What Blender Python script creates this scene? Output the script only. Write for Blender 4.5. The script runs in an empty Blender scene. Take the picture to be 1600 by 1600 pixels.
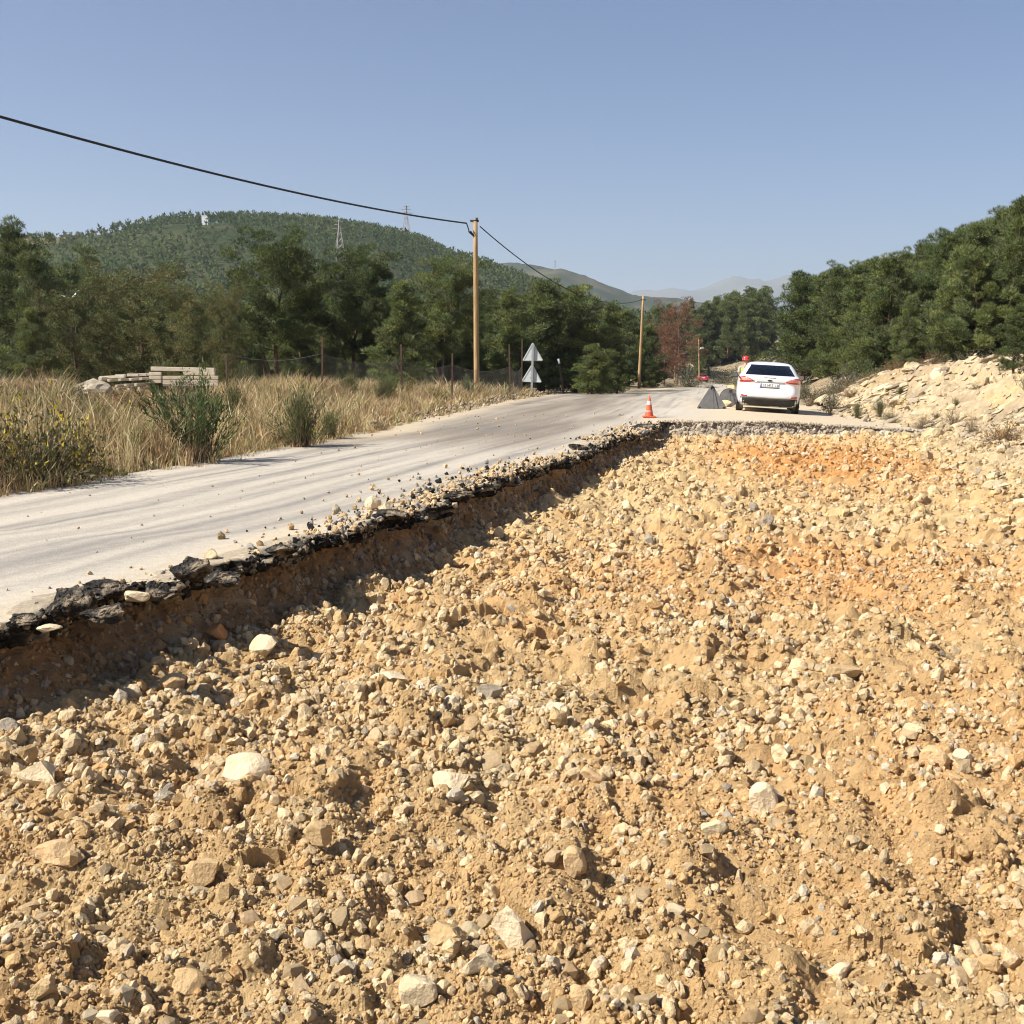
import bpy, bmesh, math, random
import numpy as np
from mathutils import Vector, Matrix, noise as mnoise
from mathutils.bvhtree import BVHTree
R = math.radians
scene = bpy.context.scene
C = scene.collection

# ------------------------------------------------------------------ camera
CAMZ, PITCH, FPX = 1.5, R(7.66), 1784.0
cam = bpy.data.cameras.new('camera'); camo = bpy.data.objects.new('camera', cam); C.objects.link(camo)
camo.location = (0, 0, CAMZ); camo.rotation_euler = (R(90) - PITCH, 0, 0)
cam.sensor_width = 36; cam.lens = 36 * FPX / 1600; cam.clip_start = 0.05; cam.clip_end = 40000
scene.camera = camo

# ------------------------------------------------------------------ sky, sun, exposure
SUN_EL, SUN_AZ = R(44), R(20)          # azimuth: from -X turned 20 degrees towards the back of the camera
sun_vec = Vector((-math.cos(SUN_AZ) * math.cos(SUN_EL), -math.sin(SUN_AZ) * math.cos(SUN_EL), math.sin(SUN_EL)))
world = bpy.data.worlds.new('World'); scene.world = world; world.use_nodes = True
wn = world.node_tree.nodes; wl = world.node_tree.links
for n in list(wn): wn.remove(n)
sky = wn.new('ShaderNodeTexSky'); sky.sky_type = 'NISHITA'; sky.sun_disc = False
sky.sun_elevation = SUN_EL; sky.sun_rotation = math.atan2(sun_vec.x, sun_vec.y)
sky.air_density = 1.0; sky.dust_density = 0.5; sky.ozone_density = 4.0; sky.altitude = 200
bg = wn.new('ShaderNodeBackground'); bg.inputs['Strength'].default_value = 0.056
wo = wn.new('ShaderNodeOutputWorld'); wt = wn.new('ShaderNodeMix'); wt.data_type = 'RGBA'; wt.blend_type = 'MULTIPLY'; wt.inputs[0].default_value = 1; wt.inputs[7].default_value = (.95, .925, 1.0, 1); wl.new(sky.outputs[0], wt.inputs[6]); wl.new(wt.outputs[2], bg.inputs[0]); wl.new(bg.outputs[0], wo.inputs[0])
sl = bpy.data.lights.new('sun', 'SUN'); sl.energy = 5.0; sl.angle = R(0.53); sl.color = (1.0, 0.955, 0.88)
so = bpy.data.objects.new('sun', sl); C.objects.link(so); so.location = (-40, -20, 60)
so.rotation_euler = sun_vec.to_track_quat('Z', 'Y').to_euler()
vs = scene.view_settings; vs.view_transform = 'Standard'; vs.look = 'None'; vs.exposure = 0.95; vs.gamma = 1; vs.use_curve_mapping = False
scene.render.engine = 'CYCLES'
scene.cycles.use_denoising = True; scene.cycles.filter_width = 1.1
scene.cycles.max_bounces = 6; scene.cycles.diffuse_bounces = 3; scene.cycles.glossy_bounces = 2
scene.cycles.transmission_bounces = 4; scene.cycles.transparent_max_bounces = 8; scene.cycles.volume_bounces = 0
scene.cycles.caustics_reflective = False; scene.cycles.caustics_refractive = False

# ------------------------------------------------------------------ helpers: where things stand
def ray(px, py):
    cx, cy = (px - 800) / FPX, (800 - py) / FPX
    return Vector((cx, math.cos(PITCH) + cy * math.sin(PITCH), -math.sin(PITCH) + cy * math.cos(PITCH)))
def gp(px, py, z=0.0):
    d = ray(px, py); t = (z - CAMZ) / d.z
    return Vector((d.x * t, d.y * t, z))
def at(px, py, Y):
    d = ray(px, py); t = Y / d.y
    return Vector((d.x * t, Y, CAMZ + d.z * t))
def sst(a, b, x):
    t = np.clip((np.asarray(x, float) - a) / (b - a), 0, 1); return t * t * (3 - 2 * t)

# ------------------------------------------------------------------ helpers: noise on arrays
def _h(ix, iy, seed):
    h = (ix.astype(np.int64) * 374761393 + iy.astype(np.int64) * 668265263 + seed * 1442695041) & 0xffffffff
    h = ((h ^ (h >> 13)) * 1274126177) & 0xffffffff
    h = ((h ^ (h >> 16)) * 2246822519) & 0xffffffff
    return ((h ^ (h >> 15)) & 0xffffff) / float(0xffffff)
def vn(x, y, seed=0):
    x = np.asarray(x, float); y = np.asarray(y, float)
    ix, iy = np.floor(x), np.floor(y); fx, fy = x - ix, y - iy
    ux, uy = fx * fx * (3 - 2 * fx), fy * fy * (3 - 2 * fy)
    a, b, c, d = _h(ix, iy, seed), _h(ix + 1, iy, seed), _h(ix, iy + 1, seed), _h(ix + 1, iy + 1, seed)
    return ((a * (1 - ux) + b * ux) * (1 - uy) + (c * (1 - ux) + d * ux) * uy) * 2 - 1
def fbm(x, y, oct=4, seed=0, gain=.5):
    s, a, f, t = 0, 1, 1, 0
    for o in range(oct):
        s = s + a * vn(x * f + 17.3 * o, y * f - 9.1 * o, seed + o); t += a; a *= gain; f *= 2.03
    return s / t
def worley(x, y, seed=0):
    ix, iy = np.floor(x), np.floor(y); f1 = np.full(np.shape(x), 9.0); cid = np.zeros(np.shape(x))
    for dx in (-1, 0, 1):
        for dy in (-1, 0, 1):
            jx, jy = ix + dx, iy + dy
            qx = jx + _h(jx, jy, seed); qy = jy + _h(jx, jy, seed + 7)
            d = (qx - x) ** 2 + (qy - y) ** 2; m = d < f1
            f1 = np.where(m, d, f1); cid = np.where(m, _h(jx, jy, seed + 13), cid)
    return np.sqrt(f1), cid

# ------------------------------------------------------------------ helpers: meshes
def np_mesh(name, v, f, col=None, smooth=False, attrs=None):
    v = np.asarray(v, np.float32); f = np.asarray(f, np.int32); k = f.shape[1]
    me = bpy.data.meshes.new(name)
    me.vertices.add(len(v)); me.vertices.foreach_set('co', v.ravel())
    me.loops.add(f.size); me.loops.foreach_set('vertex_index', f.ravel())
    me.polygons.add(len(f)); me.polygons.foreach_set('loop_start', np.arange(0, f.size, k, dtype=np.int32))
    me.polygons.foreach_set('use_smooth', np.full(len(f), smooth))
    me.update(calc_edges=True)
    if col is not None:
        c = np.ones((len(v), 4), np.float32); c[:, :3] = col
        a = me.color_attributes.new('col', 'FLOAT_COLOR', 'POINT'); a.data.foreach_set('color', c.ravel())
    for nm, val in (attrs or {}).items():
        a = me.attributes.new(nm, 'FLOAT', 'POINT'); a.data.foreach_set('value', np.asarray(val, np.float32))
    return me
def grid_faces(n, m):
    i, j = np.meshgrid(np.arange(n - 1), np.arange(m - 1), indexing='ij'); a = (i * m + j).ravel()
    return np.stack([a, a + m, a + m + 1, a + 1], 1)
def link(name, me, mt=None, parent=None):
    o = bpy.data.objects.new(name, me); C.objects.link(o)
    if mt is not None and me is not None and not me.materials: me.materials.append(mt)
    if parent is not None: o.parent = parent
    return o
def tag(o, label=None, cat=None, group=None, kind=None):
    if label: o['label'] = label
    if cat: o['category'] = cat
    if group: o['group'] = group
    if kind: o['kind'] = kind
    return o
def thing(name, label, cat, loc=(0, 0, 0), rotz=0, group=None):
    o = bpy.data.objects.new(name, None); C.objects.link(o); o.location = loc; o.rotation_euler = (0, 0, rotz)
    o.empty_display_size = .2
    return tag(o, label, cat, group)
def struct(name, me, mt, label=None):
    o = link(name, me, mt); return tag(o, label, kind='structure')
def copy_tree(o, parent=None):
    c = o.copy(); C.objects.link(c); c.parent = parent
    for ch in list(o.children): copy_tree(ch, c)
    return c

class MB:
    """collects simple solids, builds one mesh"""
    def __init__(s): s.v = []; s.f = []
    def add(s, v, f):
        b = len(s.v); s.v += [tuple(p) for p in v]; s.f += [tuple(i + b for i in q) for q in f]; return s
    def box(s, c, size, rot=None, taper=1.0):
        x, y, z = size[0] / 2, size[1] / 2, size[2] / 2; pts = []
        for dz in (-1, 1):
            t = taper if dz > 0 else 1
            for dx, dy in ((-1, -1), (1, -1), (1, 1), (-1, 1)):
                p = Vector((dx * x * t, dy * y * t, dz * z))
                if rot is not None: p = rot @ p
                pts.append(p + Vector(c))
        return s.add(pts, [(3, 2, 1, 0), (4, 5, 6, 7), (0, 1, 5, 4), (1, 2, 6, 5), (2, 3, 7, 6), (3, 0, 4, 7)])
    def tube(s, pts, radii, n=8, caps=True):
        pts = [Vector(p) for p in pts]
        if not isinstance(radii, (list, tuple)): radii = [radii] * len(pts)
        v = []; up = None
        for i, p in enumerate(pts):
            t = (pts[min(i + 1, len(pts) - 1)] - pts[max(i - 1, 0)]).normalized()
            if up is None or abs(up.dot(t)) > .98: up = Vector((0, 0, 1)) if abs(t.z) < .9 else Vector((1, 0, 0))
            a = t.cross(up).normalized(); b = a.cross(t); up = b
            for k in range(n):
                w = 2 * math.pi * k / n; v.append(p + (a * math.cos(w) + b * math.sin(w)) * radii[i])
        f = []
        for i in range(len(pts) - 1):
            for k in range(n):
                f.append((i * n + k, i * n + (k + 1) % n, (i + 1) * n + (k + 1) % n, (i + 1) * n + k))
        if caps: f.append(tuple(range(n - 1, -1, -1))); f.append(tuple((len(pts) - 1) * n + k for k in range(n)))
        return s.add(v, f)
    def lathe(s, prof, n=24, axis='Z', c=(0, 0, 0)):
        v = []; f = []
        for r, h in prof:
            for k in range(n):
                w = 2 * math.pi * k / n; a, b = r * math.cos(w), r * math.sin(w)
                p = (a, b, h) if axis == 'Z' else (h, a, b)
                v.append(Vector(p) + Vector(c))
        for i in range(len(prof) - 1):
            for k in range(n): f.append((i * n + k, i * n + (k + 1) % n, (i + 1) * n + (k + 1) % n, (i + 1) * n + k))
        return s.add(v, f)
    def mesh(s, name, smooth=False, bevel=0):
        me = bpy.data.meshes.new(name); me.from_pydata(s.v, [], s.f); me.update()
        bm = bmesh.new(); bm.from_mesh(me)
        bmesh.ops.recalc_face_normals(bm, faces=bm.faces)
        if bevel: bmesh.ops.bevel(bm, geom=list(bm.edges), offset=bevel, segments=2, affect='EDGES', profile=.6)
        bm.to_mesh(me); bm.free()
        if smooth:
            for p in me.polygons: p.use_smooth = True
        return me
    def build(s, name, mt, parent=None, smooth=False, bevel=0): return link(name, s.mesh(name, smooth, bevel), mt, parent)

# ------------------------------------------------------------------ helpers: materials
def nodes_of(name):
    m = bpy.data.materials.new(name); m.use_nodes = True; nt = m.node_tree
    b = nt.nodes['Principled BSDF']; return m, nt, b
def MAT(name, c1, c2=None, scale=6.0, detail=5, rough=.85, bump=0.0, bscale=None, attr=False, metal=0.0, spec=.3, rand=0.0,
        coord='Object', trans=0.0, coat=0.0, stretch=None, ramp=(.3, .7), bdist=.02):
    m, nt, b = nodes_of(name); N = nt.nodes; L = nt.links
    b.inputs['Roughness'].default_value = rough; b.inputs['Metallic'].default_value = metal
    b.inputs['Specular IOR Level'].default_value = spec; b.inputs['Coat Weight'].default_value = coat
    tc = N.new('ShaderNodeTexCoord'); src = tc.outputs['Object']
    if coord == 'World': src = N.new('ShaderNodeNewGeometry').outputs['Position']
    if stretch:
        mp = N.new('ShaderNodeMapping'); mp.inputs['Scale'].default_value = stretch; L.new(src, mp.inputs[0]); src = mp.outputs[0]
    nz = N.new('ShaderNodeTexNoise'); nz.inputs['Scale'].default_value = scale; nz.inputs['Detail'].default_value = detail
    nz.inputs['Roughness'].default_value = .6; L.new(src, nz.inputs['Vector'])
    rp = N.new('ShaderNodeValToRGB'); rp.color_ramp.elements[0].position = ramp[0]; rp.color_ramp.elements[1].position = ramp[1]
    rp.color_ramp.elements[0].color = (*c1, 1); rp.color_ramp.elements[1].color = (*(c2 or c1), 1)
    L.new(nz.outputs['Fac'], rp.inputs[0]); out = rp.outputs[0]
    if attr:
        at_ = N.new('ShaderNodeAttribute'); at_.attribute_name = 'col'; at_.attribute_type = 'INSTANCER' if attr == 'inst' else 'GEOMETRY'
        mx = N.new('ShaderNodeMix'); mx.data_type = 'RGBA'; mx.blend_type = 'MULTIPLY'; mx.inputs[0].default_value = 1
        L.new(at_.outputs[0], mx.inputs[6]); L.new(out, mx.inputs[7]); out = mx.outputs[2]
    if rand:
        oi = N.new('ShaderNodeObjectInfo'); hs = N.new('ShaderNodeHueSaturation')
        mr = N.new('ShaderNodeMapRange'); mr.inputs[3].default_value = 1 - rand; mr.inputs[4].default_value = 1 + rand
        L.new(oi.outputs['Random'], mr.inputs[0]); L.new(mr.outputs[0], hs.inputs['Value'])
        mr2 = N.new('ShaderNodeMapRange'); mr2.inputs[3].default_value = .5 + .02 * rand; mr2.inputs[4].default_value = .5 - .05 * rand
        L.new(oi.outputs['Random'], mr2.inputs[0]); L.new(mr2.outputs[0], hs.inputs['Hue'])
        L.new(out, hs.inputs['Color']); out = hs.outputs[0]
    L.new(out, b.inputs['Base Color'])
    if bump:
        bn = N.new('ShaderNodeTexNoise'); bn.inputs['Scale'].default_value = bscale or scale * 4; bn.inputs['Detail'].default_value = 6
        bn.inputs['Roughness'].default_value = .65; L.new(src, bn.inputs['Vector'])
        bp = N.new('ShaderNodeBump'); bp.inputs['Strength'].default_value = bump; bp.inputs['Distance'].default_value = bdist
        L.new(bn.outputs['Fac'], bp.inputs['Height']); L.new(bp.outputs[0], b.inputs['Normal'])
    if trans:
        tr = N.new('ShaderNodeBsdfTranslucent'); L.new(out, tr.inputs[0]); ms = N.new('ShaderNodeMixShader'); ms.inputs[0].default_value = trans
        L.new(b.outputs[0], ms.inputs[1]); L.new(tr.outputs[0], ms.inputs[2]); L.new(ms.outputs[0], N['Material Output'].inputs[0])
    return m
ONE = (1, 1, 1)
m_soil = MAT('excavated_soil', (.80, .78, .76), (1.16, 1.14, 1.1), scale=9, detail=8, rough=.95, bump=1.0, bscale=70, attr=True, coord='World', spec=.15, bdist=.03)
m_crumb = MAT('crumb', (.82, .82, .82), (1.12, 1.12, 1.12), scale=14, rough=.92, bump=.6, bscale=90, attr=True, coord='World', spec=.2, bdist=.008)
m_clod = MAT('clod', (.84, .83, .82), (1.12, 1.11, 1.1), scale=3.5, rough=.95, bump=.5, bscale=8, attr='inst', spec=.12, bdist=.25)
m_stone = MAT('limestone', (.47, .325, .165), (.63, .475, .275), scale=9, rough=.92, bump=.9, bscale=60, rand=.12, spec=.25, bdist=.012)
m_stone_pale = MAT('pale_limestone', (.54, .42, .25), (.70, .57, .37), scale=11, rough=.88, bump=.8, bscale=50, rand=.12, spec=.25, bdist=.015)
m_stone_tan = MAT('tan_rock', (.45, .30, .14), (.59, .42, .225), scale=9, rough=.92, bump=.9, bscale=55, rand=.12, spec=.2, bdist=.015)
m_stone_grey = MAT('grey_rock', (.25, .205, .15), (.42, .35, .25), scale=9, rough=.85, bump=.8, bscale=55, spec=.3, bdist=.015)
m_stone_orange = MAT('orange_rock', (.44, .19, .06), (.56, .32, .14), scale=9, rough=.92, bump=.8, bscale=55, spec=.2, bdist=.015)
m_boulder = MAT('yellow_limestone', (.48, .36, .18), (.64, .52, .32), scale=3, rough=.92, bump=.8, bscale=14, rand=.1, spec=.2, bdist=.04)

def gn_scatter(name, pos, size, rot, idx, col, templates, label, cat):
    """one object that sets stones (all of one collection) on stored points"""
    me = bpy.data.meshes.new(name); n = len(pos); me.vertices.add(n); me.vertices.foreach_set('co', np.asarray(pos, np.float32).ravel())
    def at3(nm, ty, key, val): a = me.attributes.new(nm, ty, 'POINT'); a.data.foreach_set(key, val)
    at3('size', 'FLOAT', 'value', np.asarray(size, np.float32)); at3('rot', 'FLOAT_VECTOR', 'vector', np.asarray(rot, np.float32).ravel()); at3('idx', 'INT', 'value', np.asarray(idx, np.int32))
    c4 = np.ones((n, 4), np.float32); c4[:, :3] = col; at3('col', 'FLOAT_COLOR', 'color', c4.ravel())
    ng = bpy.data.node_groups.new(name, 'GeometryNodeTree'); ng.interface.new_socket('Geometry', in_out='INPUT', socket_type='NodeSocketGeometry'); ng.interface.new_socket('Geometry', in_out='OUTPUT', socket_type='NodeSocketGeometry')
    N = ng.nodes; L = ng.links; gi, go = N.new('NodeGroupInput'), N.new('NodeGroupOutput'); ci = N.new('GeometryNodeCollectionInfo'); ci.inputs[0].default_value = templates; ci.inputs['Separate Children'].default_value = True; ci.inputs['Reset Children'].default_value = True
    ip = N.new('GeometryNodeInstanceOnPoints'); ip.inputs['Pick Instance'].default_value = True
    def na(nm, ty): q = N.new('GeometryNodeInputNamedAttribute'); q.data_type = ty; q.inputs[0].default_value = nm; return q.outputs[0]
    e2r = N.new('FunctionNodeEulerToRotation'); L.new(na('rot', 'FLOAT_VECTOR'), e2r.inputs[0])
    L.new(gi.outputs[0], ip.inputs['Points']); L.new(ci.outputs[0], ip.inputs['Instance']); L.new(na('idx', 'INT'), ip.inputs['Instance Index']); L.new(e2r.outputs[0], ip.inputs['Rotation']); L.new(na('size', 'FLOAT'), ip.inputs['Scale']); L.new(ip.outputs[0], go.inputs[0])
    o = link(name, me); md = o.modifiers.new('stones', 'NODES'); md.node_group = ng
    return tag(o, label, cat, kind='stuff')

# ================================================================== lie of the land
Epx = [(0, 992), (80, 970), (150, 938), (280, 908), (400, 868), (480, 842), (560, 828), (690, 790), (770, 755), (900, 710), (1000, 676), (1036, 660)]
Ew = [gp(*p) for p in Epx]
d0 = (Ew[3] - Ew[0]).normalized()
Ew = [Ew[0] - d0 * 9, Ew[0] - d0 * 3] + Ew
E_y = np.array([p.y for p in Ew]); E_x = np.array([p.x for p in Ew])
YEND = E_y[-1]; XEND = E_x[-1]
Lpx = [(0, 778), (150, 757), (250, 742), (400, 716), (500, 695), (600, 674), (660, 657), (740, 641), (800, 626), (890, 609)]
Lw = [gp(*p) for p in Lpx]
L_y = np.array([-12., 5.] + [p.y for p in Lw] + [64., 84., 108., 190., 214., 226., 300.])
L_x = np.array([-10.4, -7.3] + [p.x for p in Lw] + [7.0, 11.5, 17.3, 29., 42., 75., 420.])
F_y = np.array([-12., 0., 8, 12, 20, 27, 33, 40, 60, 110, 192, 206, 218, 300]); F_x = np.array([5.0, 5.2, 5.7, 6.4, 7.9, 9.3, 9.9, 11.0, 14.6, 24., 35.5, 50., 90., 460.])
far_x = np.array([-30., XEND, 5.0, 6.5, 8.0, 9.6, 11.5, 14.]); far_y = np.array([YEND, YEND, YEND - .12, YEND - .3, YEND - .45, YEND - .5, YEND - .2, YEND + .3])
xL = lambda y: np.interp(y, L_y, L_x); xF = lambda y: np.interp(y, F_y, F_x); yFar = lambda x: np.interp(x, far_x, far_y)
xE0 = lambda y: np.interp(y, E_y, E_x)
def jag(y):
    return .24 * fbm(y * .55, y * 0 + 3.3, 3, 11) + .085 * vn(y * 3.1, y * 0 + 1.1, 5) + .05 * np.sign(vn(y * 2.3, y * 0 + 8.8, 9)) * (np.abs(vn(y * 9.0, y * 0, 4)))
def xE(y): return xE0(y) + jag(y)
def pit_sd(x, y): return np.minimum((x - xE(y)) * .93, yFar(x) + .12 * fbm(x * 1.7, x * 0 + 2, 3, 21) - y)
def zr(x, y):
    x = np.asarray(x, float); y = np.asarray(y, float)
    fall = np.where(y > 38, (y - 38) ** 2 / (2 * 16.), 0); fall = np.where(y > 54, 8 + (y - 54), fall) * .0172
    return -fall - np.clip(.06 * (x - 6.4), 0, .2) * sst(20, 26, y) * (1 - sst(45, 70, y))
def bank_rise(s, x, y):
    sp = np.maximum(s, 0); r = .30 * sp - .30 * .4 * (1 - np.exp(-sp / .4))
    r = np.where(sp > 7, 1.98 + .17 * (np.minimum(sp, 70) - 7), r)
    rough = sst(.3, 3, sp)
    # tilted bedding steps of the limestone
    bed = (x * .55 + y * .35 + 1.1 * fbm(x * .35, y * .35, 3, 31)) * 1.0
    saw = bed - np.floor(bed)
    r = r + rough * (.22 * fbm(x * .45, y * .45, 4, 33) + .42 * (saw ** 2 - .3) * (1 - sst(9, 14, sp)) + .16 * fbm(x * 2.2, y * 2.2, 3, 35) * (1 - sst(9, 14, sp)))
    r = r + .75 * np.exp(-((x - 12.6) / 2.2) ** 2 - ((y - 38.5) / 3.6) ** 2)
    return r
def floor_z(x, y, fine=True):
    s = x - xF(y)
    base = -.52 + .17 * sst(12, 26, y) + .05 * fbm(x * .8, y * .8, 3, 41) + .06 * sst(-5, 0, s)
    base = base + (zr(x, y) - .10 - base) * sst(YEND + .25, YEND + 1.0, y)
    z = base + bank_rise(s, x, y)
    return z
def ground_z(x, y):
    """the natural terrain outside the pit and the road"""
    x = np.asarray(x, float); y = np.asarray(y, float)
    sL = xL(y) - x; s = x - xF(y)
    z = zr(x * 0, y) - .05
    z = z + np.where(sL > 0, .44 * sst(.2, 5, sL) * (1 - sst(38, 52, y)) + 1.9 * sst(2, 18, sL) * sst(75, 110, y) * (1 - sst(22, 60, sL)) - 5.5 * sst(50, 110, y) * sst(18, 60, sL), 0)
    z = z + np.where(s > 0, bank_rise(s, x, y), 0)
    z = z + 15 * sst(200, 265, y) * sst(10, 40, x) * (1 - sst(150, 400, x))
    return z

# ground sheet out to the horizon
gl = np.concatenate([-np.geomspace(12000, 26, 60), np.linspace(-24, 40, 90), np.geomspace(42, 12000, 60)])
gy = np.concatenate([-np.geomspace(1500, 12, 14), np.linspace(-10, 64, 100), np.geomspace(65.5, 12000, 80)])
GX, GY = np.meshgrid(gl, gy, indexing='ij')
GZ = ground_z(GX, GY)
sLg, sg = xL(GY) - GX, GX - xF(GY)
onroad = (sLg < .6) & (sg < .8)
GZ = np.where(onroad, GZ - .25, GZ)
pitm = (sLg < .2) & (GY < 47) & (sg < 21) & (GY > -14)
GZ = np.where(pitm & ((sg > -1) | (pit_sd(GX, GY) > -1.2)), np.minimum(GZ, floor_z(GX, GY)) - .8, GZ)
GZ = np.where(np.hypot(GX, GY) > 400, GZ * (1 - sst(400, 1500, np.hypot(GX, GY))) - 8 * sst(300, 900, np.hypot(GX, GY)), GZ)
GZ = GZ + .05 * fbm(GX * .7, GY * .7, 3, 51) * (np.hypot(GX, GY) < 120)
m_ground = MAT('dry_ground', (.20, .145, .085), (.34, .27, .17), scale=.8, detail=9, rough=.97, bump=.8, bscale=12, coord='World', spec=.1, bdist=.05)
struct('ground', np_mesh('ground', np.stack([GX, GY, GZ], -1).reshape(-1, 3), grid_faces(*GX.shape), smooth=True), m_ground)

# ---------------------------------------------------------------- colours of the dug soil
TAN = np.array([.585, .40, .195]); YEL = np.array([.60, .44, .23]); ORA = np.array([.55, .27, .09]); PALE = np.array([.47, .37, .235]); BRO = np.array([.40, .245, .11])
def soil_col(x, y):
    s = x - xF(y)
    n1, n2, n3 = fbm(x * .5, y * .5, 4, 61), fbm(x * 1.3, y * 1.3, 4, 62), fbm(x * 5, y * 5, 3, 63)
    c = TAN[None] + (YEL - TAN)[None] * sst(-.2, .5, n2 + .5 * sst(12, 18, y))[:, None]
    om = np.exp(-((x - 5.6) / 2.3) ** 2 - ((y - 20.5) / 4.2) ** 2) * 1.25 + .55 * np.exp(-((x - 3.3) / 1.5) ** 2 - ((y - 10.6) / 2.2) ** 2) + .4 * np.exp(-((x - 1.2) / 1.6) ** 2 - ((y - 9.8) / 1.5) ** 2) + .3 * np.exp(-((x - 2.5) / 1.8) ** 2 - ((y - 5) / 1.6) ** 2)
    om = np.clip(om + .30 * n1 * (om > .05) + .22 * n2 * np.minimum(om * 3, 1) + .12 * n3 - .05, 0, .92) * (1 - sst(-.9, .3, s + .8 * n2))
    c = c + (ORA[None] - c) * om[:, None]
    br = np.clip(.25 + .5 * sst(-.1, .5, -n1) + .25 * sst(.1, .6, n3), 0, .8) * (1 - om)
    c = c + (BRO[None] - c) * br[:, None] * (1 - .8 * sst(6, 15, y))[:, None]
    pm = sst(-.5, .9, s + .9 * n2 + .3 * n3)
    pc = PALE[None] * (1 + .16 * n3[:, None]) + np.array([.03, -.005, -.05])[None] * sst(-.1, .5, n2)[:, None]
    dm = sst(.0, .4, fbm(x * .6, y * .6, 3, 66)) * sst(.3, 2, s) * .75
    pc = pc + (np.array([.33, .25, .155])[None] - pc) * dm[:, None]
    c = c + (pc - c) * pm[:, None]
    fw = sst(YEND - 1.2, YEND, y) * (1 - pm)
    c = c + (np.array([.42, .36, .28])[None] - c) * (.7 * fw)[:, None]
    return c * (1 + .10 * n3)[:, None]

# ---------------------------------------------------------------- pit floor, finer towards the camera
TH = np.concatenate([np.arange(R(-84), R(-34), .011), np.arange(R(-34), R(36), .0027), np.arange(R(36), R(84), .011)]); rr = list(np.arange(.5, 1.6, .03))
while rr[-1] < 47: rr.append(rr[-1] * 1.0032 + .0008)
rr = np.array(rr)
RG, TG = np.meshgrid(rr, TH, indexing='ij'); PX, PY = RG * np.sin(TG), RG * np.cos(TG)
def clods(x, y, r):
    """lumpy broken earth; coarse lumps everywhere, finer ones only where the mesh can carry them"""
    wx, wy = x + .05 * fbm(x * 6, y * 6, 2, 71), y + .05 * fbm(x * 6 + 5, y * 6, 2, 72)
    dome = lambda f, q: np.clip(1 - (f * q) ** 2, -.12, 1)
    f, c = worley(wx * 3.0, wy * 3.0, 73); z = .12 * np.clip(c * 1.6 - .6, 0, 1) * dome(f, 1.5)
    f, c = worley(wx * 7.5, wy * 7.5, 74); z = z + .055 * np.clip(c * 1.4 - .4, 0, 1) * dome(f, 1.55)
    k = 1 - sst(10, 17, r); f, c = worley(x * 19, y * 19, 75); z = z + k * .014 * np.clip(c * 1.3 - .2, 0, 1) * dome(f, 1.5)
    k = 1 - sst(4, 7, r); f, c = worley(x * 42, y * 42, 76); z = z + k * .006 * (c * .8 + .2) * dome(f, 1.5)
    z = z + .065 * fbm(x * 2.3, y * 2.3, 3, 77) + .10 * np.clip(fbm(x * 3.1 + 4, y * 2.2, 3, 79), -1, .15)
    u_, v_ = x * .96 - y * .28, x * .28 + y * .96                       # furrows left by the bucket and the tracks
    z = z + .045 * np.clip(fbm(u_ * 2.6, v_ * .55, 3, 80), -.6, .6) * (1 - sst(20, 26, y))
    return z
PZ = floor_z(PX, PY)
sP = PX - xF(PY)
amp = 1 - .45 * sst(.5, 3, sP)
PZ = PZ + clods(PX, PY, RG) * amp
keep = ~((pit_sd(PX, PY) < -.5) & (sP < -.4)) & (sP < 22)
fc = grid_faces(*PX.shape); fc = fc[keep.ravel()[fc].all(1)]
used = np.unique(fc); remap = np.full(PX.size, -1); remap[used] = np.arange(len(used))
pv = np.stack([PX, PY, PZ], -1).reshape(-1, 3)[used]
pit = struct('pit_floor', np_mesh('pit_floor', pv, remap[fc], col=soil_col(pv[:, 0], pv[:, 1]), smooth=False), m_soil, 'dug out pit floor of broken tan and orange earth')
def pit_top(x, y):
    x = np.asarray(x, float); y = np.asarray(y, float)
    return floor_z(x, y) + clods(x, y, np.hypot(x, y)) * (1 - .45 * sst(.5, 3, x - xF(y)))

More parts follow.
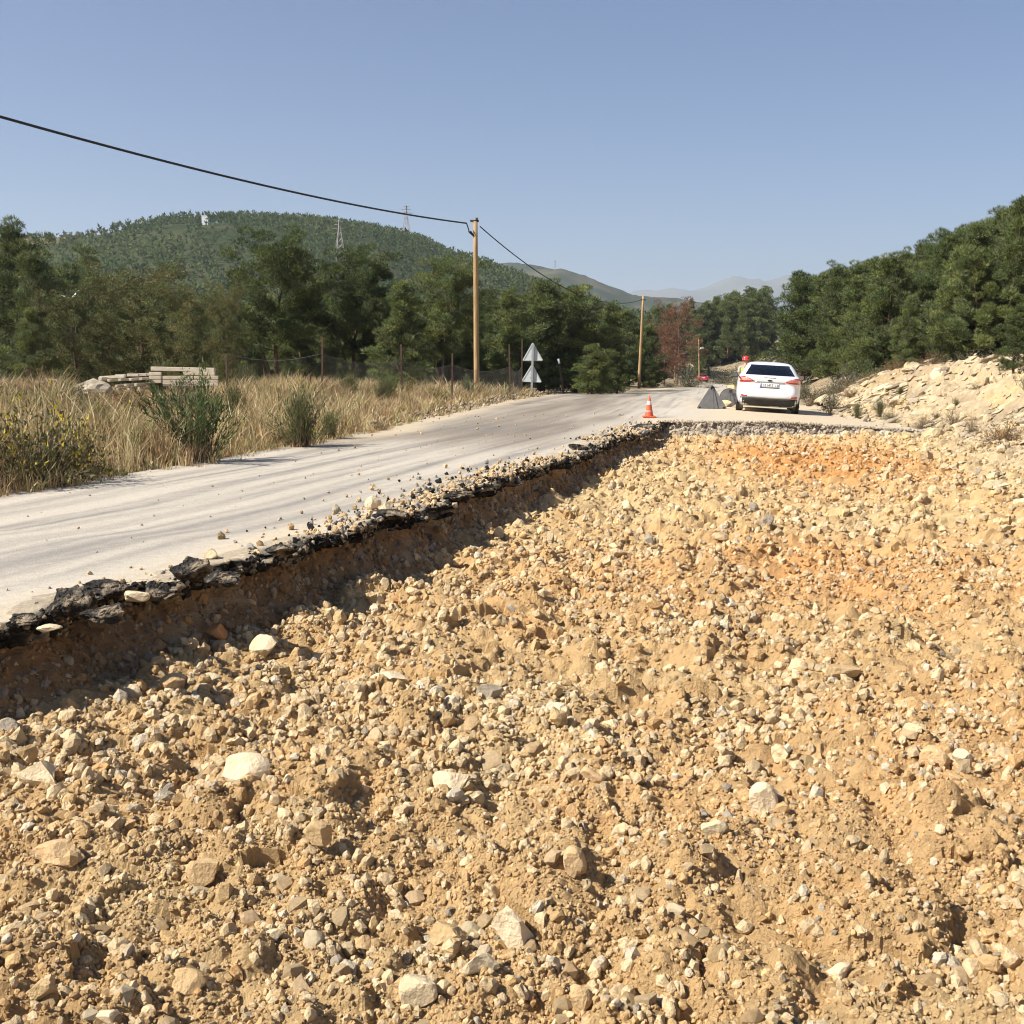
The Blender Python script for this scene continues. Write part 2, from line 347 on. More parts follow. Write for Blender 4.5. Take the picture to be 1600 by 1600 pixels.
# ---------------------------------------------------------------- road
def road_mat():
    m, nt, b = nodes_of('dusty_asphalt'); N = nt.nodes; L = nt.links
    b.inputs['Roughness'].default_value = .9; b.inputs['Specular IOR Level'].default_value = .25
    geo = N.new('ShaderNodeNewGeometry'); vc = N.new('ShaderNodeVertexColor'); vc.layer_name = 'col'
    n1 = N.new('ShaderNodeTexNoise'); n1.inputs['Scale'].default_value = 14; n1.inputs['Detail'].default_value = 9; n1.inputs['Roughness'].default_value = .7
    L.new(geo.outputs['Position'], n1.inputs['Vector'])
    r1 = N.new('ShaderNodeMapRange'); r1.inputs[1].default_value = .3; r1.inputs[2].default_value = .7; r1.inputs[3].default_value = .86; r1.inputs[4].default_value = 1.12
    L.new(n1.outputs['Fac'], r1.inputs[0])
    mx = N.new('ShaderNodeMix'); mx.data_type = 'RGBA'; mx.blend_type = 'MULTIPLY'; mx.inputs[0].default_value = 1
    L.new(vc.outputs[0], mx.inputs[6]); L.new(r1.outputs[0], mx.inputs[7])
    # speckle of bare aggregate
    vo = N.new('ShaderNodeTexVoronoi'); vo.inputs['Scale'].default_value = 38; L.new(geo.outputs['Position'], vo.inputs['Vector'])
    n2 = N.new('ShaderNodeTexNoise'); n2.inputs['Scale'].default_value = 2.2; n2.inputs['Detail'].default_value = 4; L.new(geo.outputs['Position'], n2.inputs['Vector'])
    th = N.new('ShaderNodeMath'); th.operation = 'MULTIPLY'; th.inputs[1].default_value = .34; L.new(n2.outputs['Fac'], th.inputs[0])
    ls = N.new('ShaderNodeMath'); ls.operation = 'LESS_THAN'; L.new(vo.outputs['Distance'], ls.inputs[0]); L.new(th.outputs[0], ls.inputs[1])
    mf = N.new('ShaderNodeMath'); mf.operation = 'MULTIPLY'; mf.inputs[1].default_value = .45; L.new(ls.outputs[0], mf.inputs[0])
    m2 = N.new('ShaderNodeMix'); m2.data_type = 'RGBA'; L.new(mf.outputs[0], m2.inputs[0]); L.new(mx.outputs[2], m2.inputs[6]); m2.inputs[7].default_value = (.17, .15, .13, 1)
    L.new(m2.outputs[2], b.inputs['Base Color'])
    bn = N.new('ShaderNodeTexNoise'); bn.inputs['Scale'].default_value = 60; bn.inputs['Detail'].default_value = 5; L.new(geo.outputs['Position'], bn.inputs['Vector'])
    bp = N.new('ShaderNodeBump'); bp.inputs['Strength'].default_value = .5; bp.inputs['Distance'].default_value = .012; L.new(bn.outputs['Fac'], bp.inputs['Height']); L.new(bp.outputs[0], b.inputs['Normal'])
    return m
m_road = road_mat()
DUST = np.array([.455, .40, .32]); GREY = np.array([.15, .14, .13]); SAND = np.array([.50, .405, .275]); DARK = np.array([.13, .125, .125])
def road_col(x, y):
    """dust, tyre tracks and the darker worn asphalt farther on"""
    w = xE0(np.minimum(y, YEND)) + np.maximum(y - YEND, 0) * .20 - x          # metres left of the broken edge
    v = y + .28 * x
    c = np.repeat(DUST[None], len(x), 0) * (1 + .07 * fbm(w * 1.1, v * .12, 4, 81))[:, None]
    wob = .35 * fbm(v * .07, v * 0, 2, 82)
    tr = 0
    for w0, wd, a in ((1.55, .15, .8), (1.85, .08, .5), (2.7, .10, .35), (3.05, .17, .6), (3.9, .15, .5), (.75, .2, .3), (4.3, .14, .6)):
        tr = tr + a * np.exp(-((w - w0 - wob) / wd) ** 2) * np.clip(.55 + .7 * fbm(w * 5, v * .22, 3, 83), 0, 1)
    tr = tr + .30 * sst(.05, .5, fbm(w * 4.5, v * .16, 4, 84)) + .40 * sst(-.05, .4, fbm(w * 13, v * .3, 2, 93)) * sst(-.3, .3, fbm(w * 1.2, v * .2, 2, 94))
    c = c + (GREY[None] - c) * np.clip(tr, 0, .8)[:, None]
    worn = sst(17, 22, y + 1.6 * fbm(w * .8, v * .3, 3, 85)) * sst(.3, 1.7, w + .8 * fbm(x * .5, y * .25, 3, 86)) * np.clip(.72 + .5 * fbm(w * 2, v * .2, 3, 87), 0, 1)
    worn = worn * (1 - .75 * sst(29, 31, y) * (1 - sst(1.0, 3.2, w)))
    c = c + (np.array([.185, .15, .11])[None] - c) * worn[:, None]
    pud = np.exp(-((w - 3.2) / .8) ** 2 - ((y - 25.3) / 1.8) ** 2) * np.clip(.6 + 1.2 * fbm(x * 1.6, y * .7, 3, 88), 0, 1.2)
    c = c + (DARK[None] - c) * np.clip(pud, 0, .8)[:, None]
    sand = np.maximum(sst(.75, .1, w) * .8 if False else (1 - sst(.1, .9, w + .35 * fbm(x * 2, y, 3, 89))) * .75 * (y < YEND + 2), 0)
    sand = np.maximum(sand, sst(xF(y) - 5.2, xF(y) - 3.4, x + .6 * fbm(x, y * .5, 3, 90)) * sst(YEND - 2, YEND + .5, y) * (1 - sst(46, 60, y)))
    sand = np.maximum(sand, .8 * (1 - sst(0, .9, x - xL(y) + .4 * fbm(x, y * .6, 3, 91))) * sst(18, 24, y))
    c = c + (SAND[None] - c) * np.clip(sand, 0, 1)[:, None]
    return c
vy = [-11.]
while vy[-1] < 300: vy.append(vy[-1] + .08 + .0032 * max(vy[-1], 0) ** 1.25)
vy = np.array(vy); nu = 100; n1_ = 70
k = int(np.searchsorted(vy, YEND - .25))
RV = np.repeat(vy[:, None], nu, 1); XL_ = (xL(vy) - .5)[:, None]
Rn = np.where(vy < YEND - .25, xE(vy) - .12, np.minimum(XEND - .15 + np.maximum(vy - YEND, 0) * .2, xF(vy) - 1.5)); Rw = np.where(vy < YEND - .25, Rn, xF(vy) + .5)
RX_ = np.concatenate([XL_ + (Rn[:, None] - XL_) * np.linspace(0, 1, n1_)[None], Rn[:, None] + (Rw - Rn)[:, None] * (np.arange(1, nu - n1_ + 1) / (nu - n1_))[None]], 1)
for i in range(k, min(k + 40, len(vy))):                       # keep the wide part behind the far cut
    RV[i] = np.maximum(RV[i], np.where(RX_[i] > XEND - .1, yFar(RX_[i]) + .12, RV[i]))
RFc = grid_faces(*RX_.shape); RFc = RFc[~((RFc[:, 0] // nu < k) & (RFc[:, 0] % nu >= n1_ - 1))]
RZ = zr(RX_, RV) + .012 * fbm(RX_ * .6, RV * .3, 3, 92) + .004
road = struct('road', np_mesh('road', np.stack([RX_, RV, RZ], -1).reshape(-1, 3), RFc, col=road_col(RX_.ravel(), RV.ravel()), smooth=True), m_road, 'dusty half-width asphalt road beside the pit')

# ---------------------------------------------------------------- broken asphalt layer along the cut, and the soil below it
def edge_samples():
    ys = [-3.0]
    while ys[-1] < YEND: ys.append(ys[-1] + .010 + .0016 * max(ys[-1], 0))
    ys = np.array(ys); P = np.stack([xE(ys), ys], 1)
    xs = np.arange(XEND + .02, 11.2, .022); ysf = yFar(xs) + .12 * fbm(xs * 1.7, xs * 0 + 2, 3, 21)
    return P, np.stack([xs, ysf], 1)
PA, PB = edge_samples()
def smooth_normal(P, k=25):
    t = np.gradient(P, axis=0); ker = np.ones(k) / k
    t = np.stack([np.convolve(np.pad(t[:, i], k // 2, mode='edge'), ker, 'valid') for i in (0, 1)], 1)
    t /= np.linalg.norm(t, axis=1)[:, None]; return np.stack([t[:, 1], -t[:, 0]], 1)
NA, NB = smooth_normal(PA), smooth_normal(PB)
def arc(P): return np.concatenate([[0], np.cumsum(np.hypot(*np.diff(P, axis=0).T))])
def strip(P, Nn, prof, disp, zoff):
    """prof: list of (offset along normal, z); disp(s, row) -> (d_off, d_z)"""
    s = arc(P); V = np.zeros((len(P), len(prof), 3))
    for j, (o, z) in enumerate(prof):
        do, dz = disp(s, j / (len(prof) - 1), z)
        V[:, j, :2] = P + Nn * (o + do)[:, None]; V[:, j, 2] = zoff + z + dz
    return V
thick = .115
rows = [(-.62, -.012), (-.5, .001), (-.4, .004), (-.3, .006), (-.22, .007), (-.15, .008), (-.10, .008), (-.06, .008), (-.03, .006), (-.01, 0)]
rows += [(.0 + .01 * math.sin(q * 3), -thick * q) for q in np.linspace(.07, 1, 14)] + [(-.05, -thick * 1.05), (-.14, -thick * 1.02), (-.3, -thick)]
def d_asph(s, q, z):
    near = max(0.0, min(1.0, (q - .15) / .25))
    w, cid = worley(s * 5.0, s * 0 + z * 9 + 3.3, 101); w2, c2 = worley(s * 17, s * 0 + z * 22, 102)
    o = near * (.13 * (cid - .5) + .055 * (c2 - .5) + .07 * fbm(s * 1.6, s * 0 + z * 3, 3, 103) + .012 * vn(s * 60, s * 0 + z * 70, 104))
    lift = .085 * np.clip(fbm(s * 2.2, s * 0, 3, 105), 0, 1) * max(0, 1 - abs(q - .33) / .2) + near * (.04 * (c2 - .5) + .02 * (cid - .5) + .008 * vn(s * 55, s * 0 + q * 40, 106))
    return o, lift
VA = strip(PA, NA, rows, d_asph, 0.0)
VA[..., 2] += zr(VA[..., 0], VA[..., 1])
va = VA.reshape(-1, 3); jrow = np.tile(np.arange(len(rows)), len(PA)); sA = np.repeat(arc(PA), len(rows))
dust = np.where(jrow <= 9, 1.0 - .85 * sst(4, 9.5, jrow + 3.2 * fbm(sA * 2.1, jrow * .3, 3, 107)) * sst(-.45, .15, fbm(sA * .8, sA * 0, 2, 108)), 0)
dust = np.maximum(dust, .6 * sst(.0, .4, fbm(sA * 2.6, jrow * .35, 3, 109)))
dust = np.where((va[:, 1] > 20) & (jrow > 9), np.maximum(dust, .35 * sst(20, 25, va[:, 1])), dust)
ac = road_col(va[:, 0], va[:, 1]); ca = np.array([.034, .031, .028])[None] * (1 + .5 * vn(sA * 30, jrow * 1.0, 110))[:, None]
edge_col = ca + (ac - ca) * np.clip(dust, 0, 1)[:, None]
m_asph = MAT('broken_asphalt', (.75, .75, .75), (1.2, 1.2, 1.2), scale=30, rough=1, bump=1.0, bscale=85, attr=True, coord='World', spec=.05, bdist=.02)
link('asphalt_edge', np_mesh('asphalt_edge', va, grid_faces(len(PA), len(rows)), col=edge_col), m_asph, road)

def wall(P, Nn, top, depth_at, lean, tint, seed, ztop):
    nr = 34; V = np.zeros((len(P), nr, 3)); s = arc(P); dep = depth_at
    for j in range(nr):
        q = j / (nr - 1); w, c1 = worley(s * 6.5, s * 0 + q * 4.5, seed); w2, c2 = worley(s * 16, s * 0 + q * 11, seed + 1)
        o = -.10 + (lean + .10) * q ** 1.5 + .10 * fbm(s * 1.3, s * 0 + q * 1.2, 3, seed + 2) + .05 * (c1 - .4) * np.clip(1 - w, 0, 1) + .028 * c2 * np.clip(1 - w2 * 1.2, 0, 1) + .008 * vn(s * 50, s * 0 + q * 40, seed + 3)
        V[:, j, :2] = P + Nn * o[:, None]; V[:, j, 2] = ztop + top + (dep - top) * q
    return V
dA = floor_z(PA[:, 0] + .25, PA[:, 1]) - .05
VWA = wall(PA, NA, -thick * .93, dA, .26, None, 121, 0.0)
qa = np.tile(np.linspace(0, 1, 34), len(PA)); sW = np.repeat(arc(PA), 34)
ns = fbm(sW * 2.5, qa * 3, 4, 131)
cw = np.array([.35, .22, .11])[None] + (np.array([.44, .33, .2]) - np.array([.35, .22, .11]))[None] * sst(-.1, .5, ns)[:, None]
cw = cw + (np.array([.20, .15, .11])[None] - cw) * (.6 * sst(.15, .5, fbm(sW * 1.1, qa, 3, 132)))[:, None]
wl_ = np_mesh('cut_wall', VWA.reshape(-1, 3), grid_faces(len(PA), 34), col=cw)
tag(link('cut_wall', wl_, m_soil), 'steep cut earth face under the broken asphalt, left side of the pit', kind='structure')
zB = zr(PB[:, 0], PB[:, 1]); dB = np.minimum(floor_z(PB[:, 0], PB[:, 1] - .3) - .05, zB - .05)
VWB = wall(PB, NB, .01, dB - zB, .14, None, 141, zB)
VWB[:, 0, :2] -= NB * .25; VWB[:, 1, :2] -= NB * .08; VWB[:, 0, 2] -= .01
qb = np.tile(np.linspace(0, 1, 34), len(PB)); sB = np.repeat(arc(PB), 34)
cwb = np.array([.43, .36, .27])[None] * (1 + .25 * fbm(sB * 5, qb * 5, 3, 142))[:, None]
cwb = cwb + (ORA[None] * 1.0 - cwb) * (sst(.62, .8, qb + .25 * fbm(sB * 2, qb, 3, 143)) * .8)[:, None]
cwb = cwb + (np.array([.50, .42, .31])[None] - cwb) * (1 - sst(.02, .12, qb))[:, None]
tag(link('end_wall', np_mesh('end_wall', VWB.reshape(-1, 3), grid_faces(len(PB), 34), col=cwb), m_soil), 'low grey stony end face of the pit below the parked car', kind='structure')

# ---------------------------------------------------------------- hills
def crest(px, py, Y): 
    a = np.array([((p - 800) / FPX * Y, CAMZ + (560 - q) / FPX * Y) for p, q in zip(px, py)]); return a[:, 0], a[:, 1]
HPX = [-900, -400, -100, 0, 100, 200, 250, 310, 370, 425, 475, 530, 620, 670, 700, 750, 800, 850, 900, 950, 1000, 1100, 1300]
HPY = [388, 380, 378, 376, 376, 375, 371, 359, 352, 349, 353, 358, 373, 386, 404, 420, 437, 457, 476, 492, 508, 538, 560]
hx_, hz_ = crest(HPX, HPY, 720.)
def hill_z(x, y):
    zc = np.interp(x, hx_, hz_)
    up = sst(190, 740, y + 40 * fbm(x * .006, y * .006, 3, 151)); dn = 1 - .8 * sst(760, 1250, y)
    return (zc + 7) * np.minimum(up, dn) * (1 + .10 * fbm(x * .008, y * .008, 4, 152) * (1 - np.exp(-((y - 740) / 120) ** 2))) - 8
hx = np.linspace(-760, 330, 170); hy = np.linspace(170, 1250, 150)
HX, HY = np.meshgrid(hx, hy, indexing='ij'); HZ = hill_z(HX, HY)
m_hill = MAT('hill_scrub', (.035, .045, .018), (.075, .075, .035), scale=.035, detail=9, rough=1, coord='World', spec=.05, ramp=(.45, .68), attr=True)
hl = ((1 - sst(-225, -175, HX + 25 * vn(HY * .02, HX * 0, 3))) * sst(470, 580, HY)).ravel()[:, None] * sst(-.25, .35, fbm(HX * .03, HY * .03, 3, 153)).ravel()[:, None]
hcol = np.array([1., 1., 1.])[None] + (np.array([4.6, 2.9, 3.2]) - 1)[None] * hl
struct('near_hill', np_mesh('near_hill', np.stack([HX, HY, HZ], -1).reshape(-1, 3), grid_faces(*HX.shape), smooth=True, col=hcol), m_hill, 'pine covered hill on the left')
def far_hill(name, PXs, PYs, Y, dep, seed, mt, rough, label):
    cx_, cz_ = crest(PXs, PYs, Y); x = np.linspace(cx_[0], cx_[-1], 220); y = np.linspace(Y - dep, Y + dep, 60)
    X, Yg = np.meshgrid(x, y, indexing='ij'); t = 1 - np.abs(Yg - Y) / dep
    Z = (np.interp(X, cx_, cz_) + 10) * (t * t * (3 - 2 * t)) * (1 + rough * fbm(X / dep * 9, Yg / dep * 9, 5, seed) * (1 - .7 * t)) + .012 * Y / 10 * fbm(X / dep * 30, Yg / dep * 30, 3, seed + 3) * t - 10
    return struct(name, np_mesh(name, np.stack([X, Yg, Z], -1).reshape(-1, 3), grid_faces(*X.shape), smooth=True), mt, label)
m_far = MAT('far_scrub', (.04, .05, .025), (.095, .088, .05), scale=.014, detail=10, rough=1, coord='World', spec=.05, ramp=(.47, .62))
far_hill('far_hill', [300, 600, 740, 800, 840, 880, 910, 940, 965, 985, 1010, 1040, 1080, 1150, 1400], [470, 428, 421, 421, 423, 429, 440, 452, 461, 467, 470, 473, 479, 500, 555], 2100., 850., 161, m_far, .3, 'scrubby brown green hill behind the near hill')
m_mtn = MAT('mountain', (.10, .11, .07), (.18, .16, .11), scale=.002, detail=8, rough=1, coord='World', spec=.05)
far_hill('mountains', [-600, 300, 700, 900, 960, 1000, 1030, 1070, 1110, 1140, 1165, 1190, 1220, 1270, 1400, 1900], [500, 480, 470, 463, 462, 457, 456, 457, 450, 441, 437, 440, 438, 444, 455, 480], 9000., 1900., 171, m_mtn, .3, 'pale blue mountains on the horizon')

# ================================================================== stones
rng = np.random.default_rng(7); prng = random.Random(7)
def hull_template(n, seed, squash=(1, .8, .62)):
    r = np.random.default_rng(seed); i_ = np.arange(n) + .5; ph = np.arccos(1 - 2 * i_ / n); g_ = np.pi * (1 + 5 ** .5) * i_; p = np.stack([np.cos(g_) * np.sin(ph), np.sin(g_) * np.sin(ph), np.cos(ph)], 1) + .38 * r.normal(size=(n, 3)); p /= np.linalg.norm(p, axis=1)[:, None]
    p *= (.40 + .14 * r.random((n, 1))) * np.array(squash)[None]
    bm = bmesh.new(); vs = [bm.verts.new(q) for q in p]
    res = bmesh.ops.convex_hull(bm, input=vs)
    bmesh.ops.delete(bm, geom=[v for v in bm.verts if not v.link_faces], context='VERTS')
    bmesh.ops.triangulate(bm, faces=bm.faces); bmesh.ops.recalc_face_normals(bm, faces=bm.faces)
    bm.verts.index_update(); v = np.array([q.co[:] for q in bm.verts]); f = np.array([[q.index for q in t.verts] for t in bm.faces]); bm.free()
    return v, f
SMALL = [hull_template(9 + i % 4, 100 + i, (1, .85 - .02 * (i % 6), .72 - .03 * (i % 5))) for i in range(24)]
MEDIUM = [hull_template(17 + i % 8, 200 + i, (1, .82 - .03 * (i % 6), .74 - .04 * (i % 6))) for i in range(18)]
def rot_mats(n, tilt, r):
    a, b, c = r.random(n) * 2 * np.pi, (r.random(n) - .5) * 2 * tilt, (r.random(n) - .5) * 2 * tilt
    ca, sa, cb, sb, cc, sc = np.cos(a), np.sin(a), np.cos(b), np.sin(b), np.cos(c), np.sin(c); z, o = np.zeros(n), np.ones(n)
    A = np.stack([ca, -sa, z, sa, ca, z, z, z, o], 1).reshape(-1, 3, 3); B = np.stack([o, z, z, z, cb, -sb, z, sb, cb], 1).reshape(-1, 3, 3)
    D = np.stack([cc, z, sc, z, o, z, -sc, z, cc], 1).reshape(-1, 3, 3); return A @ B @ D
def joined(templates, pos, size, col, r, tilt=1.2):
    V, F, K, base = [], [], [], 0; which = r.integers(0, len(templates), len(pos)); M_ = rot_mats(len(pos), tilt, r)
    for t, (tv, tf) in enumerate(templates):
        ix = np.where(which == t)[0]
        if not len(ix): continue
        v = np.einsum('nij,kj->nki', M_[ix], tv) * size[ix, None, None] + pos[ix, None, :]
        f = tf[None] + (np.arange(len(ix)) * len(tv))[:, None, None] + base
        V.append(v.reshape(-1, 3)); F.append(f.reshape(-1, 3)); K.append(np.repeat(col[ix], len(tv), 0)); base += len(ix) * len(tv)
    return np.concatenate(V), np.concatenate(F), np.concatenate(K)
def clod_mesh(i):
    """knobbly lump of earth, rounder than the hulls"""
    r = random.Random(900 + i); bm = bmesh.new(); bmesh.ops.create_icosphere(bm, subdivisions=2, radius=.5); off = Vector((i * 3.1, i * 1.7, 0))
    sq = Vector((1, r.uniform(.72, .95), r.uniform(.6, .85))); pl = [(Vector((r.gauss(0, 1), r.gauss(0, 1), r.gauss(0, 1))).normalized(), r.uniform(.22, .42)) for _ in range(8 if i % 3 else 11)]
    for v in bm.verts:
        for n_, d_ in pl:
            e = v.co.dot(n_) - d_
            if e > 0: v.co -= n_ * e * (1.0 if i % 2 == 0 else .85)
        v.co += v.co.normalized() * (.16 * mnoise.noise(v.co * 3.2 + off) + .15 * mnoise.noise(v.co * 8 + off)) * (1 if i % 3 else .45); v.co = Vector([v.co[k] * sq[k] for k in range(3)])
    me = bpy.data.meshes.new('clod'); bm.to_mesh(me); bm.free()
    if i % 3:
        for p_ in me.polygons: p_.use_smooth = False
    return me
CLODS = bpy.data.collections.new('clod_shapes'); NCL = 30
for i in range(NCL):
    if i < 20: me = clod_mesh(i)
    else: me = np_mesh('clod', *MEDIUM[i - 20])
    me.materials.append(m_clod); CLODS.objects.link(bpy.data.objects.new('clod_%02d' % i, me))
SLABS = bpy.data.collections.new('slab_shapes')
for i in range(8):
    me = np_mesh('slab', *hull_template(18, 260 + i, (1, .62, .26))); me.materials.append(m_clod); SLABS.objects.link(bpy.data.objects.new('slab_%02d' % i, me))
def rand_rot(n, r, tilt=3.14): return np.stack([(r.random(n) - .5) * 2 * tilt, (r.random(n) - .5) * 2 * tilt, r.random(n) * 6.283], 1)
# loose stones and clods of the pit: position, size (metres), distance
def sprinkle(n, r0, r1):
    r = np.sqrt(rng.random(n) * (r1 ** 2 - r0 ** 2) + r0 ** 2); t = R(-33) + rng.random(n) * R(68)
    if r0 == 1.0: t = np.where(rng.random(n) < .5, R(-75) + rng.random(n) * R(43), R(34) + rng.random(n) * R(43))
    return r * np.sin(t), r * np.cos(t), r
parts_ = [(22000, 1.0, 8.0, .016, .09, 2.3), (60000, 1.7, 5.0, .009, .05, 2.2), (24000, 1.7, 6.5, .020, .115, 2.15), (46000, 5, 12, .019, .10, 2.4), (16000, 5.5, 12.5, .045, .16, 2.7), (52000, 11, 27.5, .042, .24, 2.6), (9000, 16, 44, .07, .40, 2.0)]
SX, SY, SR, SS = [], [], [], []
for n, r0, r1, smin, smax, pw in parts_:
    x, y, r = sprinkle(n, r0, r1); u = rng.random(n)
    dens = .5 + .5 * fbm(x * 1.1, y * 1.1, 3, 201) + .35 * fbm(x * 4.5, y * 4.5, 2, 202)                     # pockets of stones, pockets of fine earth
    ok = (pit_sd(x, y) > .02) | (x - xF(y) > -.3); ok &= rng.random(n) < np.clip(-.05 + 1.5 * dens, 0.05, 1)
    ok &= (x - xF(y) < 13) & ((r0 != 16) | (x - xF(y) > -1.5))
    s = smin * (1 - u * (1 - (smin / smax) ** pw)) ** (-1 / pw) * (1 - .35 * sst(1.2, 4, x) * (1 - sst(10, 14, y)) * rng.random(n))
    SX.append(x[ok]); SY.append(y[ok]); SR.append(r[ok]); SS.append(s[ok])
SX, SY, SR, SS = map(np.concatenate, (SX, SY, SR, SS))
n = len(SX); SZ = pit_top(SX, SY)
base = soil_col(SX, SY); u = rng.random(n)[:, None]; lum = (1 + .11 * rng.normal(size=n))[:, None]
CREAM, GREYS, WHITE = np.array([.64, .51, .32]), np.array([.34, .285, .215]), np.array([.68, .58, .42])
stony = (SS > .03 + .002 * SR)[:, None]
cs = np.where(u < np.where(stony, .30, .80), base * 1.02, np.where(u < np.where(stony, .93, .97), base * np.where(stony, .35, .55) + CREAM * np.where(stony, .65, .45), np.where(u < .975, WHITE * .9, np.where(u < .988, GREYS, base * .6 + ORA * .4)))) * np.clip(lum, .7, 1.3)
PXS = SS / SR * FPX; PXS = np.where(np.abs(SX / SY) < .46, PXS, 0)
order = np.argsort(-PXS); big, rest = order[:300], order[300:]
gn_scatter('rubble', np.stack([SX, SY, SZ + SS * (.02 + .22 * rng.random(n))], 1)[rest], SS[rest], rand_rot(len(rest), rng), np.where(rng.random(len(rest)) < .58, rng.integers(20, NCL, len(rest)), rng.integers(0, 20, len(rest))), cs[rest], CLODS, 'loose small stones and crumbs of earth strewn over the pit', 'rubble')
def piece_mesh(i):
    tv, tf = MEDIUM[i % len(MEDIUM)] if i < 9 else hull_template(24 + i % 3, 700 + i, (1, .86 - .03 * (i % 5), .74 - .04 * (i % 5)))
    me = np_mesh('stone', tv, tf); me.materials.append([m_stone, m_stone_tan, m_stone, m_stone_pale, m_stone_tan, m_stone][i % 6]); return me
med_me = [piece_mesh(i) for i in range(24)]
for q in big:
    o = link('stone', med_me[prng.randrange(len(med_me))], None, pit)
    o.location = (SX[q], SY[q], SZ[q] + SS[q] * .04); o.scale = (SS[q], SS[q] * prng.uniform(.75, 1.1), SS[q] * prng.uniform(.8, 1.1))
    o.rotation_euler = (prng.uniform(-.6, .6), prng.uniform(-.6, .6), prng.uniform(0, 6.28))
# broken ledges of limestone on the right bank
def ledges():
    r = np.random.default_rng(77); n = 11000; y = 13 + 31 * r.random(n) ** 1.1; s_ = r.random(n) ** .9 * 9; x = xF(y) - .3 + s_; ok = (x / y < .56) & (r.random(n) < np.clip(.35 + 1.3 * fbm(x * .5, y * .5, 3, 34), .05, 1)); x, y, s_ = x[ok], y[ok], s_[ok]; n = len(x)
    sz = .12 * (1 - r.random(n) * .97) ** (-1 / 2.0); sz = np.minimum(sz, 1.1) * (.6 + .02 * y); z = pit_top(x, y) + sz * .04
    rot = np.stack([r.normal(-.10, .16, n), r.normal(-.38, .14, n), r.normal(.25, .45, n)], 1)
    c = np.where(r.random(n)[:, None] < .7, np.array([.52, .42, .27]), np.array([.38, .31, .22])) * np.clip(1 + .18 * r.normal(size=n), .65, 1.3)[:, None]
    gn_scatter('bank_stones', np.stack([x, y, z], 1), sz, rot, r.integers(0, 8, n), c, SLABS, 'broken slabs of pale limestone strewn over the right bank', 'stones')
ledges()

# crumbs on the road by the edge, on the walls, and gravel on the dusty road
def road_crumbs():
    n = 5200; y = 3 + (YEND - 3) * rng.random(n) ** 1.6; w = rng.exponential(.22, n); x = xE(y) - w
    clump = sst(-.15, .45, fbm(y * .55, y * 0, 3, 211)); ok = rng.random(n) < np.clip(.05 + clump, 0, 1)
    s = (.012 + .0016 * y) * (1 - rng.random(n) * .97) ** (-1 / 2.4); s = np.minimum(s, .10); z = zr(x, y) + .008 + s * .22
    n2 = 260; y2 = 5 + 26 * rng.random(n2) ** 1.3; x2 = xL(y2) + (xE(np.minimum(y2, YEND)) - xL(y2)) * rng.random(n2); s2 = (.008 + .0008 * y2) * (1 - rng.random(n2) * .9) ** (-.45); z2 = zr(x2, y2) + .006 + s2 * .2
    n3 = 1500; t = rng.random(n3); x3 = XEND + (10.6 - XEND) * t; y3 = yFar(x3) + rng.exponential(.16, n3); s3 = .03 + .05 * rng.random(n3) ** 2; z3 = zr(x3, y3) + s3 * .2
    X, Y, Z, S = np.concatenate([x[ok], x2, x3]), np.concatenate([y[ok], y2, y3]), np.concatenate([z[ok], z2, z3]), np.concatenate([s[ok], s2, s3])
    c = np.where(rng.random(len(X))[:, None] < .75, TAN * .95 + .05, np.array([.36, .33, .29])) * np.clip(1 + .2 * rng.normal(size=len(X)), .6, 1.4)[:, None]
    c[:ok.sum()][rng.random(ok.sum()) < .16] = np.array([.03, .028, .027])
    far = slice(ok.sum() + n2, None); c[far] = np.array([.45, .38, .285]) * np.clip(1 + .22 * rng.normal(size=n3), .5, 1.4)[:, None]
    gn_scatter('gravel', np.stack([X, Y, Z], 1), S, rand_rot(len(X), rng), rng.integers(0, NCL, len(X)), c, CLODS, 'gravel and clods spilled on the road along the broken edge', 'gravel')
road_crumbs()
def wall_stones(V, name, n, smin, smax, cols, label, seed):
    r = np.random.default_rng(seed); i = r.integers(0, V.shape[0], n); j = (4 + r.random(n) ** .8 * (V.shape[1] - 6)).astype(int)
    p = V[i, j]; d = np.hypot(p[:, 0], p[:, 1]); s = (smin + .0017 * d) * (1 - r.random(n) * .96) ** (-1 / 2.3); s = np.minimum(s, smax)
    c = cols[r.integers(0, len(cols), n)] * np.clip(1 + .2 * r.normal(size=n), .6, 1.4)[:, None]
    gn_scatter(name, p, s, rand_rot(n, r), r.integers(0, NCL, n), c, CLODS, label, 'stones')
wall_stones(VWA, 'wall_stones', 9000, .016, .13, np.array([[.38, .25, .13], [.45, .34, .21], [.30, .24, .18], [.36, .22, .10]]), 'stones and clods sticking out of the shaded cut face', 5)
wall_stones(VWB, 'end_wall_stones', 1100, .03, .22, np.array([[.43, .36, .275], [.38, .32, .245], [.50, .42, .32], [.30, .255, .2]]), 'grey stones sticking out of the end face of the pit', 6)

def asphalt_crumbs():
    r = np.random.default_rng(9); n = 5200; i = r.integers(0, VA.shape[0], n); j = np.clip(r.normal(15, 4, n), 8, 24).astype(int); p = VA[i, j]; d = np.hypot(p[:, 0], p[:, 1])
    s_ = np.minimum((.014 + .0016 * d) * (1 - r.random(n) * .96) ** (-1 / 2.4), .08); c = np.where(r.random(n)[:, None] < .68, np.array([.034, .031, .028]), np.array([.33, .265, .18])) * r.uniform(.6, 1.6, n)[:, None]
    gn_scatter('asphalt_crumbs', p, s_, rand_rot(n, r), r.integers(0, NCL, n), c, CLODS, 'small black crumbs of asphalt along the broken edge', 'asphalt crumbs')
asphalt_crumbs()
